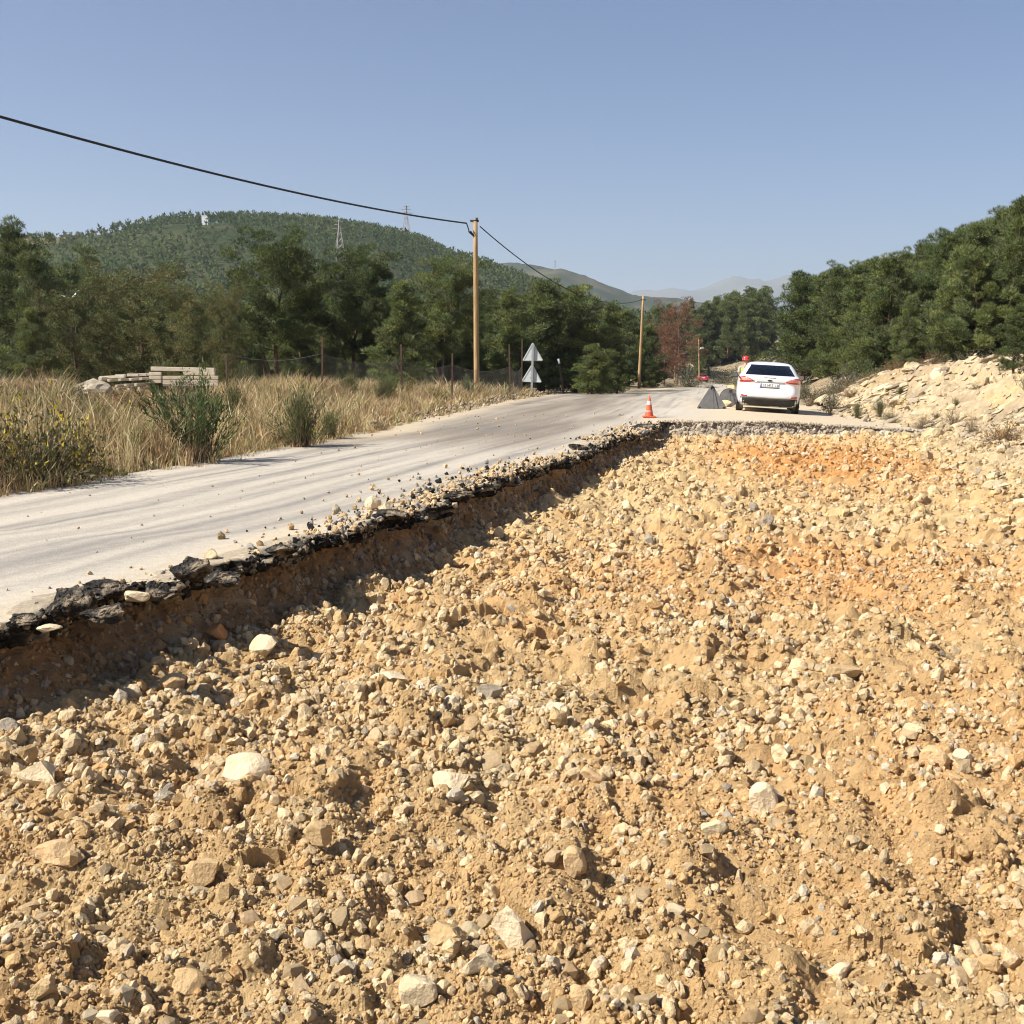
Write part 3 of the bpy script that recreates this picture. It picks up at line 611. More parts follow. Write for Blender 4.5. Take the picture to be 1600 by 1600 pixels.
# ---------------------------------------------------------------- single rocks one can point to
def rock_mesh(name, seed, size, sub=3, planes=9, rough=.035, keep=.64, crag=0):
    r = random.Random(seed); bm = bmesh.new(); bmesh.ops.create_icosphere(bm, subdivisions=sub, radius=1)
    pl = []
    for _ in range(planes):
        n = Vector((r.gauss(0, 1), r.gauss(0, 1), r.gauss(0, 1))).normalized(); pl.append((n, r.uniform(keep - .22, keep + .12)))
    off = Vector((seed * 1.7, seed * .3, 0))
    for v in bm.verts:
        for n, d in pl:
            e = v.co.dot(n) - d
            if e > 0: v.co -= n * e
        nn = v.co.normalized()
        v.co += nn * (rough * 1.6 * mnoise.noise(v.co * 1.6 + off) + rough * mnoise.noise(v.co * 4.1 + off) + rough * .5 * mnoise.noise(v.co * 9 + off) + (crag * (abs(mnoise.noise(v.co * 13 + off)) + .6 * abs(mnoise.noise(v.co * 27 + off))) if crag else 0))
    xs = [[v.co[i] for v in bm.verts] for i in range(3)]
    for v in bm.verts:
        v.co = Vector([(v.co[i] - (min(xs[i]) + max(xs[i])) / 2) / (max(xs[i]) - min(xs[i])) * size[i] for i in range(3)])
    me = bpy.data.meshes.new(name); bm.to_mesh(me); bm.free()
    return me
# px, py of the rock's middle, width and height in the photograph, material, label
ROCKS = [
 (65, 1208, 62, 46, 'p', 'cream boulder-like rock alone near the left edge of the pit'),
 (387, 1203, 74, 52, 'p', 'pointed cream rock with a shaded lower face, left of the pit middle'),
 (412, 1011, 46, 42, 'p', 'blocky cream rock at the shadow line below the asphalt edge'),
 (336, 988, 36, 26, 'o', 'rust orange rock lying in the shadow of the asphalt edge'),
 (206, 1080, 42, 32, 'p', 'rounded pale rock at the foot of the cut, leftmost of three in a row'),
 (272, 1068, 44, 34, 't', 'tan rock at the foot of the cut, middle of three in a row'),
 (326, 1064, 42, 28, 'p', 'flat whitish rock at the foot of the cut, rightmost of three in a row'),
 (12, 1142, 34, 40, 'g', 'grey brown rock cut by the left border of the picture'),
 (92, 1333, 76, 38, 't', 'wide tan rock with dark right side, lower left of the pit'),
 (318, 1362, 54, 44, 't', 'tan block tilted to the right in the lower left'),
 (496, 1302, 48, 42, 't', 'rounded tan rock left of the bottom middle'),
 (766, 1086, 46, 40, 'g', 'dark grey rock in the middle of the pit'),
 (704, 1223, 62, 42, 'p', 'wide low cream rock near the middle of the pit'),
 (801, 1452, 70, 88, 'p', 'tallest angular rock at the bottom middle with a shaded right face'),
 (700, 1463, 62, 50, 't', 'smoother tan rock just left of the tallest rock'),
 (748, 1508, 70, 50, 'p', 'orange cream rock just below the tallest rock'),
 (652, 1549, 66, 58, 'p', 'split pale rock near the bottom edge, left of the tallest rock'),
 (1191, 1250, 48, 66, 'p', 'upright oval cream rock right of the pit middle'),
 (1459, 1187, 48, 44, 't', 'dark yellow block beside a small white stone on the right'),
 (1505, 1187, 26, 34, 'p', 'small white stone beside a dark yellow block on the right'),
 (1116, 1296, 48, 36, 'p', 'cream rock below left of the upright oval rock'),
 (897, 1343, 36, 50, 't', 'upright speckled tan rock above right of the tallest rock'),
 (1316, 1520, 46, 34, 'p', 'three-sided pale stone in the lower right'),
 (1312, 1051, 62, 26, 't', 'long flat tan rock half sunk in earth, right side of the pit'),
 (292, 1533, 64, 44, 't', 'long pinkish tan rock near the bottom left'),
 (66, 1552, 46, 48, 't', 'tan rock with flat lit face in the bottom left corner'),
 (166, 1590, 50, 40, 'p', 'cream rock cut by the bottom border on the left'),
 (908, 1562, 40, 66, 't', 'tall tan rock with a dark hollow beside it at the bottom edge'),
 (926, 1211, 42, 30, 't', 'tan rock in the pit, upper left of the upright oval rock'),
 (608, 1062, 60, 24, 'p', 'long flat white patch of rock below the cut'),
 (425, 1465, 30, 28, 'p', 'small cream stone above the long pinkish rock'),
 (570, 1475, 30, 34, 't', 'tan wedge-shaped stone left of the smoother tan rock'),
]
mt_of = {'p': m_stone_pale, 't': m_stone_tan, 'g': m_stone_grey, 'o': m_stone_orange, 'b': m_boulder}
def ground_hit(px, py, h=.0):
    p = gp(px, py, -.4)
    for _ in range(6): p = gp(px, py, float(pit_top(p.x, p.y)) + h)
    return p
for i, (px, py, w, h, mt, lab) in enumerate(ROCKS):
    d = math.hypot(*gp(px, py, -.42).xy); mpp = d / FPX
    W = w * mpp; el = math.atan2(1.95, d); Hh = h * mpp * (1 - .25 * math.sin(el))
    p = ground_hit(px, py, Hh * .28)
    me = rock_mesh('rock', 300 + i, (W * 1.02, max(W * .62, Hh * .8), Hh * 1.05)); me.materials.append(mt_of[mt])
    o = link('rock', me); o.location = p; o.rotation_euler = (prng.uniform(-.15, .15), prng.uniform(-.2, .2), prng.uniform(-.3, .3))
    tag(o, lab, 'rock', 'single rocks lying in the pit')
# rocks on the right bank and by the road signs
BANK = [
 (1418, 616, 36, 15, 33.0, 'long flat slab of pale rock resting on the right bank'),
 (1487, 634, 18, 12, 29.0, 'small wedge of pale rock on the right bank below the slab'),
 (1462, 673, 30, 22, 25.0, 'square yellow boulder at the top of the pit, right of the car'),
 (1347, 640, 14, 5, 31.0, 'flat white stone on the dirt right of the car'),
 (1545, 650, 12, 7, 27.0, 'whitish stone on the right bank above the brown bush'),
 (1135, 628, 17, 12, 36.2, 'yellow stone holding down the round sign left of the car'),
 (1146, 592, 22, 15, 62.0, 'big yellow boulder beyond the car by the far roadside'),
 (1594, 790, 22, 18, 14.6, 'pale rock cut by the right border of the picture'),
 (1424, 660, 34, 12, 26.0, 'low heap of pale rock left of the square yellow boulder'),
]
for i, (px, py, w, h, Y, lab) in enumerate(BANK):
    p = at(px, py, Y); W, Hh = w * Y / FPX, h * Y / FPX
    if Y < 55 and px > 1200: p.z = float(pit_top(p.x, p.y)) + Hh * .3
    elif px == 1135: p.z = float(zr(p.x, p.y)) + Hh * .42
    else: p.z = float(ground_z(p.x, p.y)) + Hh * .35
    me = rock_mesh('rock', 400 + i, (W, max(W * .6, Hh), Hh), sub=3); me.materials.append(m_boulder)
    o = link('rock', me); o.location = p; o.rotation_euler = (prng.uniform(-.15, .15), prng.uniform(-.1, .1), prng.uniform(-.4, .4)); tag(o, lab, 'rock', 'rocks on the right bank')

# ---------------------------------------------------------------- loose chunks of asphalt along the edge
def chunk_mat():
    m, nt, b = nodes_of('asphalt_chunk'); N = nt.nodes; L = nt.links; b.inputs['Roughness'].default_value = 1; b.inputs['Specular IOR Level'].default_value = .1
    tc = N.new('ShaderNodeTexCoord'); nz = N.new('ShaderNodeTexNoise'); nz.inputs['Scale'].default_value = 9; nz.inputs['Detail'].default_value = 7; L.new(tc.outputs['Object'], nz.inputs['Vector'])
    rp = N.new('ShaderNodeValToRGB'); rp.color_ramp.elements[0].position = .48; rp.color_ramp.elements[1].position = .66
    rp.color_ramp.elements[0].color = (.036, .033, .03, 1); rp.color_ramp.elements[1].color = (.30, .235, .16, 1); L.new(nz.outputs['Fac'], rp.inputs[0]); L.new(rp.outputs[0], b.inputs['Base Color'])
    bn = N.new('ShaderNodeTexNoise'); bn.inputs['Scale'].default_value = 55; bn.inputs['Detail'].default_value = 6; L.new(tc.outputs['Object'], bn.inputs['Vector'])
    bp = N.new('ShaderNodeBump'); bp.inputs['Distance'].default_value = .03; L.new(bn.outputs['Fac'], bp.inputs['Height']); L.new(bp.outputs[0], b.inputs['Normal'])
    return m
m_chunk = chunk_mat()
CHUNKS = [
 (112, 946, 56, 46, 0, 'rounded black asphalt lump with dusty top, left of the pit edge'),
 (172, 922, 66, 30, .12, 'long brown-topped asphalt slab lying on the road edge'),
 (300, 893, 52, 40, 0, 'black asphalt lump standing up from the road edge, third from the left'),
 (40, 968, 40, 16, 0, 'flat black asphalt flake with pale stones at the far left'),
 (160, 962, 60, 30, 0, 'cracked black asphalt block hanging over the pit on the left'),
 (245, 928, 34, 34, 0, 'spiky black asphalt piece between two larger lumps'),
 (350, 905, 50, 26, 0, 'black asphalt block tilted over the pit, right of the standing lump'),
 (440, 862, 44, 20, 0, 'dusty black asphalt piece beside a spill of earth'),
 (666, 771, 26, 10, .1, 'thin curled asphalt slab lying on the road near the edge middle'),
 (716, 776, 40, 18, 0, 'black asphalt block where the broken edge juts out'),
 (610, 806, 46, 18, 0, 'asphalt piece half covered by earth, left of the curled slab'),
 (905, 700, 26, 12, 0, 'dust covered asphalt chip at the far part of the edge'),
 (1005, 668, 34, 10, .05, 'pale dusty asphalt plate near the traffic cone'),
]
for i, (px, py, w, h, tl, lab) in enumerate(CHUNKS):
    p = gp(px, py + h * .3, 0.0); d = math.hypot(p.x, p.y); W, Hh = 1.25 * w * d / FPX, 1.25 * h * d / FPX
    me = rock_mesh('asphalt_chunk', 500 + i, (W, W * .75, Hh * .85), sub=4, planes=9, rough=.14, keep=.66, crag=.16); me.materials.append(m_chunk)
    o = link('asphalt_chunk', me); p.z = float(zr(p.x, p.y)) + Hh * .30; o.location = p; o.rotation_euler = (tl, -tl, prng.uniform(-.4, .4)); tag(o, lab, 'asphalt chunk', 'loose chunks along the broken edge')
ER = [(525, 797, 13, 16, 'small upright grey stone standing alone on the road'), (583, 789, 26, 24, 'pointed pale stone on the road edge, left of a second one'), (603, 794, 22, 18, 'blunt pale stone on the road edge, right of a pointed one'), (215, 935, 40, 18, 'flat pale stone wedged under a brown-topped asphalt slab'), (78, 985, 36, 14, 'flat pinkish stone on the road at the far left'), (330, 868, 24, 16, 'tan clod on the road above the standing asphalt lump')]
for i, (px, py, w, h, lab) in enumerate(ER):
    p = gp(px, py + h * .4, 0.0); d = math.hypot(p.x, p.y); W, Hh = w * d / FPX, h * d / FPX
    me = rock_mesh('rock', 540 + i, (W, W * .7, Hh)); me.materials.append(m_stone_pale if i not in (0,) else m_stone_grey)
    o = link('rock', me); p.z = .008 + Hh * .45; o.location = p; tag(o, lab, 'rock', 'stones lying on the road edge')

# ================================================================== vegetation
m_bark = MAT('pine_bark', (.10, .065, .045), (.21, .14, .095), scale=5, rough=.95, bump=.8, bscale=18, spec=.1, stretch=(1, 1, .25), bdist=.03)
m_leaf = MAT('needles', (.82, .82, .82), (1.2, 1.2, 1.2), scale=1.2, detail=2, rough=.7, attr=True, rand=.22, trans=.22, spec=.25)
m_dead = MAT('dead_needles', (.8, .8, .8), (1.2, 1.2, 1.2), scale=1.2, detail=2, rough=.85, attr=True, trans=.2, spec=.1)
m_wood = MAT('far_needles', (.9, .9, .9), (1.1, 1.1, 1.1), scale=.02, detail=3, rough=.8, attr=True, trans=.45, spec=.1)
m_grass = MAT('dry_grass', (.85, .85, .85), (1.12, 1.12, 1.12), scale=.9, detail=3, rough=.8, attr=True, coord='World', trans=.25, spec=.15)
m_twig = MAT('twig', (.13, .095, .06), (.22, .165, .11), scale=8, rough=.95, spec=.1)

def blades(p, d, ln, wd, r):
    """thin leaf triangles: centre p, direction d, length, width -> (verts, tris)"""
    n = len(p); d = d / np.linalg.norm(d, axis=1)[:, None]; q = r.normal(size=(n, 3)); s = np.cross(d, q); s /= np.linalg.norm(s, axis=1)[:, None] + 1e-9
    ln = np.asarray(ln)[:, None] if np.ndim(ln) else ln; wd = np.asarray(wd)[:, None] if np.ndim(wd) else wd
    a, b, c = p - s * wd * .5, p + s * wd * .5, p + d * ln
    v = np.stack([a, b, c], 1).reshape(-1, 3); return v, np.arange(3 * n).reshape(-1, 3)
def foliage(clumps, r, per, ln, wd, cols, flat=.65, up=.5, shell=.55):
    """clumps: list of (centre, radius); returns np arrays"""
    P, D, K = [], [], []
    for c, rad in clumps:
        m = max(6, int(per * (rad / .5) ** 2)); u = r.normal(size=(m, 3)); u /= np.linalg.norm(u, axis=1)[:, None]
        rr_ = rad * (shell + (1 - shell) * r.random(m)) ** .7; q = u * rr_[:, None] * np.array([1, 1, flat])[None]
        P.append(np.array(c)[None] + q); D.append(u + np.array([0, 0, up])[None] + .45 * r.normal(size=(m, 3)))
        k = cols[r.integers(0, len(cols))] * r.uniform(.7, 1.3); K.append(np.repeat(k[None], m, 0) * np.clip(1 + .18 * r.normal(size=(m, 1)), .55, 1.5))
    P, D, K = map(np.concatenate, (P, D, K))
    v, f = blades(P, D, ln * (.7 + .6 * r.random(len(P))), wd * (.7 + .6 * r.random(len(P))), r)
    return v, f, np.repeat(K, 3, 0)
PINE = np.array([[.125, .150, .042], [.100, .130, .040], [.145, .165, .048], [.085, .115, .040], [.115, .135, .055]])
OLIVE = np.array([[.125, .130, .045], [.145, .140, .05], [.105, .120, .042], [.16, .145, .055]])
def tree_meshes(seed, H=6.0, spread=.36, first=.22, lean=.06, per=600, cols=PINE, ln=.15, wd=.027, nb=30, flat=.62, conic=.5, clr=.52, multi=False, up=.8):
    r = np.random.default_rng(seed); pr = random.Random(seed); wood = MB(); cl = []
    la = pr.uniform(0, 6.28); top = Vector((math.cos(la) * lean * H, math.sin(la) * lean * H, H * .97))
    def trunk(t): return Vector((top.x * t ** 1.6 + .10 * math.sin(t * 5 + seed), top.y * t ** 1.6 + .10 * math.cos(t * 4 + seed), top.z * t))
    wood.tube([trunk(t) - Vector((0, 0, .3 if t == 0 else 0)) for t in np.linspace(0, 1, 9)], [.125 * (H / 6) * (1 - .88 * t) for t in np.linspace(0, 1, 9)], 7)
    if multi:
        wood.tube([Vector((0, 0, .4)), Vector((.35, .2, 1.6)), Vector((.8, .4, 3.0))], [.09, .07, .04], 6)
    for b in range(nb):
        t = first + (1 - first) * ((b + pr.random()) / nb) ** .9; p = trunk(t); az = b * 2.4 + pr.uniform(-.5, .5)
        prof = math.sin(math.pi * min(1, (1 - t) / (1 - first)) ** (.62) * .88 + .08) ** .8 * (1 - conic) + conic * (1 - t) / (1 - first) + .06
        L_ = H * spread * prof * pr.uniform(.55, 1.25); el = .10 + .75 * t + pr.uniform(-.18, .18)
        d = Vector((math.cos(az) * math.cos(el), math.sin(az) * math.cos(el), math.sin(el)))
        e = p + d * L_ + Vector((0, 0, .12 * L_)); md = p + d * L_ * .5 - Vector((0, 0, .04 * L_))
        wood.tube([p, md, e], [.035 * (1.2 - t), .024 * (1.2 - t), .010], 4, False)
        nn = 2 + int(L_ / .45)
        for k in range(nn):
            q = .38 + .66 * (k + pr.random() * .6) / nn; c = p.lerp(md, min(1, q * 2)) if q < .5 else md.lerp(e, (q - .5) * 2)
            off = Vector((pr.gauss(0, .13), pr.gauss(0, .13), pr.gauss(.06, .10))) * (H / 6) * (1 + L_ * .35)
            cl.append(((c + off)[:], clr * (H / 6) * pr.uniform(.5, 1.05) * (.72 + .4 * q) * (1 - .34 * t)))
    cl.append((trunk(.99)[:], .16)); cl.append((trunk(.94)[:], .22)); cl.append((trunk(.88)[:], .28))
    v, f, k = foliage(cl, r, per, ln, wd, cols, flat=flat * .9, up=up)
    return np_mesh('crown', v, f, col=k), wood.mesh('trunk', True)
TREES = {}
def tree_kind(name, seeds, mat_l, **kw):
    TREES[name] = []
    for s in seeds:
        a, b = tree_meshes(s, **kw); a.materials.append(mat_l); b.materials.append(m_bark); TREES[name].append((a, b))
tree_kind('pine', [1, 2, 3, 4, 5], m_leaf, spread=.28, conic=.85, first=.05, nb=48, clr=.42)
tree_kind('umbrella', [11, 12], m_leaf, spread=.46, first=.34, conic=.15, nb=34, lean=.12, multi=True)
tree_kind('bushy', [21, 22, 23], m_leaf, spread=.36, first=.03, conic=.75, nb=44, clr=.46)
tree_kind('olive', [31, 32], m_leaf, spread=.50, first=.04, conic=.15, nb=40, cols=OLIVE, flat=.8, per=420, ln=.08, wd=.042)
tree_kind('slim', [41, 42], m_leaf, spread=.22, first=.05, conic=.9, nb=46, clr=.40, cols=PINE * 1.05)
DEADC = np.array([[.19, .09, .055], [.165, .085, .05], [.22, .105, .06], [.13, .075, .05]])
tree_kind('dead', [51], m_dead, spread=.42, first=.12, conic=.1, nb=30, cols=DEADC, per=230)
trng = random.Random(99)
def plant_tree(kind, x, y, H, label, group, name='pine_tree', z=None, wx=1.0):
    a, b = TREES[kind][trng.randrange(len(TREES[kind]))]; z = float(ground_z(x, y)) - .05 if z is None else z
    t = thing(name, label, 'tree', (x, y, z), trng.uniform(0, 6.28), group); s = H / 6.0; w = s * trng.uniform(.9, 1.12) * wx; t.scale = (w, w, s)
    link('crown', a, None, t); link('trunk', b, None, t); return t
def tree_px(kind, px, py_top, Y, label, group, name='pine_tree', wx=1.0):
    p = at(px, py_top, Y); g = float(ground_z(p.x, p.y)); return plant_tree(kind, p.x, p.y, max(1.2, (p.z - g) * .97), label, group, name, wx=wx)
GL, GR = 'trees behind the fence on the left', 'pines on the right slope'
SPECIAL = [
 ('bushy', 165, 470, 52, 'dark green pine between two yellowish trees', 1.0),
 ('pine', 12, 345, 62, 'tall dark pine at the left border of the picture', 1.0), ('bushy', 60, 392, 58, 'dark pine right of the tall pine at the left border', 1.0),
 ('bushy', 120, 420, 74, 'rounded pine behind the white turbine blades', 1.2), ('olive', 215, 442, 47, 'broad yellowish green tree behind the stacked beams', 1.15),
 ('olive', 112, 471, 45, 'yellow green tree left of the broad yellowish tree', .9), ('bushy', 45, 478, 43, 'bushy young pine at the left behind the dry grass', 1.0),
 ('olive', 292, 470, 45, 'yellow green tree right of the broad yellowish tree', .9),
 ('olive', 352, 468, 41, 'slim olive-coloured tree right of the stacked beams', .55), ('umbrella', 425, 404, 50, 'large dark spreading pine left of the leaning fence post', 1.05),
 ('umbrella', 548, 428, 53, 'spreading pine with bent trunk right of the rusty fence post', 1.0), ('pine', 625, 432, 47, 'pine with a visible reddish trunk above the dry grass', 1.15),
 ('umbrella', 690, 440, 52, 'spreading pine just left of the near utility pole', 1.0), ('pine', 790, 446, 55, 'bright green pine right of the near utility pole', 1.1),
 ('bushy', 842, 436, 62, 'dense pine behind the double triangle sign', 1.15), ('bushy', 905, 448, 64, 'dense dark pine left of the far utility pole', 1.2),
 ('pine', 948, 470, 66, 'dark pine second to the left of the far utility pole', 1.1), ('bushy', 948, 545, 56, 'small young pine by the roadside left of the far utility pole', 1.25),
 ('bushy', 1020, 562, 92, 'low dark bushy tree at the foot of the far utility pole', 1.3), ('bushy', 985, 482, 96, 'dark pine right behind the far utility pole', 1.2),
 ('dead', 1062, 486, 150, 'dead rust-brown pine in the green wood', 1.0), ('dead', 1040, 515, 128, 'smaller rust-brown dying pine left of the dead pine', 1.0),
 ('pine', 1592, 302, 40, 'tallest pine at the right border of the picture', 1.0), ('pine', 1515, 345, 44, 'tall pine with open crown near the right border', 1.1),
 ('bushy', 1590, 470, 33, 'olive-green bushy pine on the bank at the right border', 1.0), ('pine', 1255, 418, 72, 'pine sticking out of the skyline above the white car', 1.1),
]
for k, px, py, Y, lab, wx in SPECIAL: tree_px(k, px, py, Y, lab, GL if px < 1000 else GR, 'pine_tree' if k != 'olive' else 'leafy_tree', wx)
lsx = [0, 60, 100, 180, 250, 320, 380, 430, 480, 540, 600, 650, 700, 760, 800, 830, 870, 920, 960, 1000]; lsy = [370, 405, 430, 440, 455, 455, 425, 405, 420, 430, 445, 445, 445, 455, 445, 435, 445, 455, 468, 482]
for i in range(58):
    px = -60 + 1080 * (i + trng.random()) / 58; Y = trng.uniform(50, 105) if px < 955 else trng.uniform(92, 120); sk = np.interp(px, lsx, lsy) + trng.uniform(4, 75)
    if px < 330: Y = trng.uniform(52, 110); sk += 8
    tree_px(trng.choice(['pine', 'bushy', 'bushy', 'umbrella']), px, sk, Y, 'pine in the dense dark row behind the fence', GL)
for i in range(14):
    px = 370 + 640 * (i + trng.random()) / 14; tree_px('bushy', px, trng.uniform(520, 565), trng.uniform(50, 60), 'low young pine filling the row behind the fence', GL, wx=1.3)
rsx = [1015, 1050, 1100, 1140, 1180, 1220, 1255, 1300, 1350, 1400, 1440, 1480, 1520, 1550, 1580, 1600, 1700, 1800]; rsy = [484, 474, 464, 457, 450, 443, 424, 412, 402, 388, 378, 358, 340, 344, 322, 312, 285, 265]
def right_tree(px, top, Y, kinds, lab, mn=2.2, mx=10.5):
    p = at(px, top, Y); g = float(ground_z(p.x, p.y)); h = (p.z - g) * .97
    if p.x < xF(Y) + 2.2 and p.x > xL(Y) - 1.5: return False
    if h < mn or h > mx or (150 < Y < 200 and abs(p.x - 32) < 16): return False
    plant_tree(trng.choice(kinds), p.x, p.y, h, lab, GR, wx=.92); return True
px = 1012
while px < 1760:                                                            # the skyline row
    for _ in range(30):
        if right_tree(px, np.interp(px, rsx, rsy) + trng.uniform(-3, 14), trng.uniform(46, 90) if px > 1200 else (trng.uniform(155, 290) if px < 1098 else trng.uniform(62, 290)), ['pine', 'pine', 'slim', 'bushy'], 'pine on the skyline of the right slope', 3.2, 9.5 if px > 1200 else 13): break
    px += trng.uniform(7, 15)
for px in range(1100, 1206, 8):                                              # the wood closing the view where the road bends away
    Y = trng.uniform(232, 290); p = at(px, np.interp(px, rsx, rsy) + trng.uniform(-3, 16), Y); g = float(ground_z(p.x, p.y))
    plant_tree(trng.choice(['pine', 'bushy']), p.x, p.y, max(4, (p.z - g) * .97), 'pine on the far slope where the road bends away', GR)
n_in = 0
for _ in range(1400):
    px = trng.uniform(1012, 1740); sk = np.interp(px, rsx, rsy); base = np.interp(px, [1000, 1200, 1300, 1450, 1600, 1750], [590, 575, 560, 540, 520, 500])
    top = sk + 12 + (base - sk - 20) * trng.random(); Y = trng.uniform(40, 80) if px > 1250 else trng.uniform(50, 260)
    if px < 1098 and Y < 152: continue
    n_in += bool(right_tree(px, top, Y, ['pine', 'bushy', 'bushy', 'bushy'], 'pine within the wood on the right slope', 1.8, 8))
    if n_in >= 170: break

# ---------------------------------------------------------------- woods on the hill: one mass
def hill_wood():
    r = np.random.default_rng(3); n = 19000; x = r.uniform(-600, 300, n); y = r.uniform(215, 800, n); z = hill_z(x, y)
    bare = fbm(x * .012, y * .012, 4, 301); left = sst(-150, -260, x) if False else (1 - sst(-225, -180, x + 20 * vn(y * .02, x * 0, 3))) * sst(500, 590, y)
    ok = (bare > -.6) & (r.random(n) > .86 * left) & (z > -6) & ~((np.abs(x + 157) < 5.5) & (y > 535) & (y < 588))
    x, y, z, left = x[ok], y[ok], z[ok], left[ok]; n = len(x); h = r.uniform(4.0, 7.0, n) * (1 - .45 * left); w = h * r.uniform(.20, .30, n) * (1 + .9 * left)
    m = 16; t = r.random((n, m)) ** .75; a = r.random((n, m)) * 6.283; rad = w[:, None] * (1.05 - t * .92) * (.55 + .5 * r.random((n, m)))
    P = np.stack([x[:, None] + rad * np.cos(a), y[:, None] + rad * np.sin(a), z[:, None] + h[:, None] * (.06 + .86 * t)], -1).reshape(-1, 3)
    D = np.stack([np.cos(a) * .9, np.sin(a) * .9, .5 + .8 * t], -1).reshape(-1, 3) + .5 * r.normal(size=(n * m, 3))
    base = np.array([.105, .135, .048])[None] + np.array([.04, .03, .01])[None] * fbm(x * .02, y * .02, 3, 302)[:, None] + np.array([.02, -.004, .0])[None] * left[:, None]
    c = np.repeat(base * r.uniform(.8, 1.2, n)[:, None], m, 0) * np.clip(1 + .1 * r.normal(size=(n * m, 1)), .6, 1.5)
    v, f = blades(P, D, r.uniform(1.0, 1.9, n * m), r.uniform(.7, 1.3, n * m), r)
    tag(link('hillside_wood', np_mesh('hillside_wood', v, f, col=np.repeat(c, 3, 0)), m_wood), 'pine wood covering the hill on the left', 'wood', kind='stuff')
hill_wood()

# ---------------------------------------------------------------- dry grass
def grass():
    r = np.random.default_rng(4); n = 24000; y = 9 + 42 * r.random(n) ** 1.25; sl_ = .05 + (r.random(n) ** 1.15) * (9 + .35 * y); x = xL(y) - sl_
    ok = (np.abs(x / y) < .56) & (r.random(n) < np.clip(.75 + .6 * fbm(x * .7, y * .7, 3, 311), .15, 1))
    x, y, sl_ = x[ok], y[ok], sl_[ok]; n = len(x); z = ground_z(x, y) - .03; m = 9
    edge = sst(0, 1.1, sl_); hgt = (.24 + .62 * edge) * (.66 + .75 * np.clip(fbm(x * .55, y * .55, 4, 312), -.7, 1)) * (1 - .5 * sst(-.40, -.365, x / y) * (1 - sst(-.27, -.24, x / y)) * sst(16, 20, y)) * r.uniform(.7, 1.25, n) * (1 - .35 * sst(26, 40, y))
    a = r.random((n, m)) * 6.283; rad = .10 * r.random((n, m)); ex = r.normal(size=(n, m, 2)) * .34
    B = np.stack([x[:, None] + rad * np.cos(a), y[:, None] + rad * np.sin(a), np.repeat(z[:, None], m, 1)], -1)
    hh = hgt[:, None] * (.55 + .6 * r.random((n, m))); M1 = B + np.stack([ex[..., 0] * hh * .35, ex[..., 1] * hh * .35, hh * .6], -1); T = B + np.stack([ex[..., 0] * hh * 1.15, ex[..., 1] * hh * 1.15, hh], -1)
    wd = (.0045 + .00030 * y)[:, None, None] * np.array([1, 0, 0]) * np.ones((n, m, 1)); tw = r.random((n, m)) * 3.14
    S = np.stack([np.cos(tw), np.sin(tw), 0 * tw], -1) * (.0034 + .00026 * y)[:, None, None]
    V = np.stack([B - S, B + S, M1 + S * .8, M1 - S * .8, T], 2).reshape(-1, 5, 3); N_ = len(V); o = np.arange(N_)[:, None] * 5
    Fq = np.concatenate([o + np.array([[0, 1, 2]]), o + np.array([[0, 2, 3]]), o + np.array([[3, 2, 4]])])
    straw = np.array([[.60, .48, .27], [.54, .41, .22], [.66, .54, .32], [.40, .27, .145], [.40, .33, .14], [.24, .24, .09]])
    zone = fbm(x * .35, y * .35, 3, 313); ci = np.where(r.random(n) < .10 + .25 * sst(.1, .5, zone), 5, np.where(r.random(n) < .3 + .4 * sst(.0, .5, -zone), 3, r.integers(0, 5, n)))
    c = np.repeat(straw[ci] * r.uniform(.8, 1.2, n)[:, None], m, 0)
    tag(link('dry_grass', np_mesh('dry_grass', V.reshape(-1, 3), Fq, col=np.repeat(c, 5, 0)), m_grass), 'tall straw coloured dry grass along the left roadside', 'grass', kind='stuff')
grass()

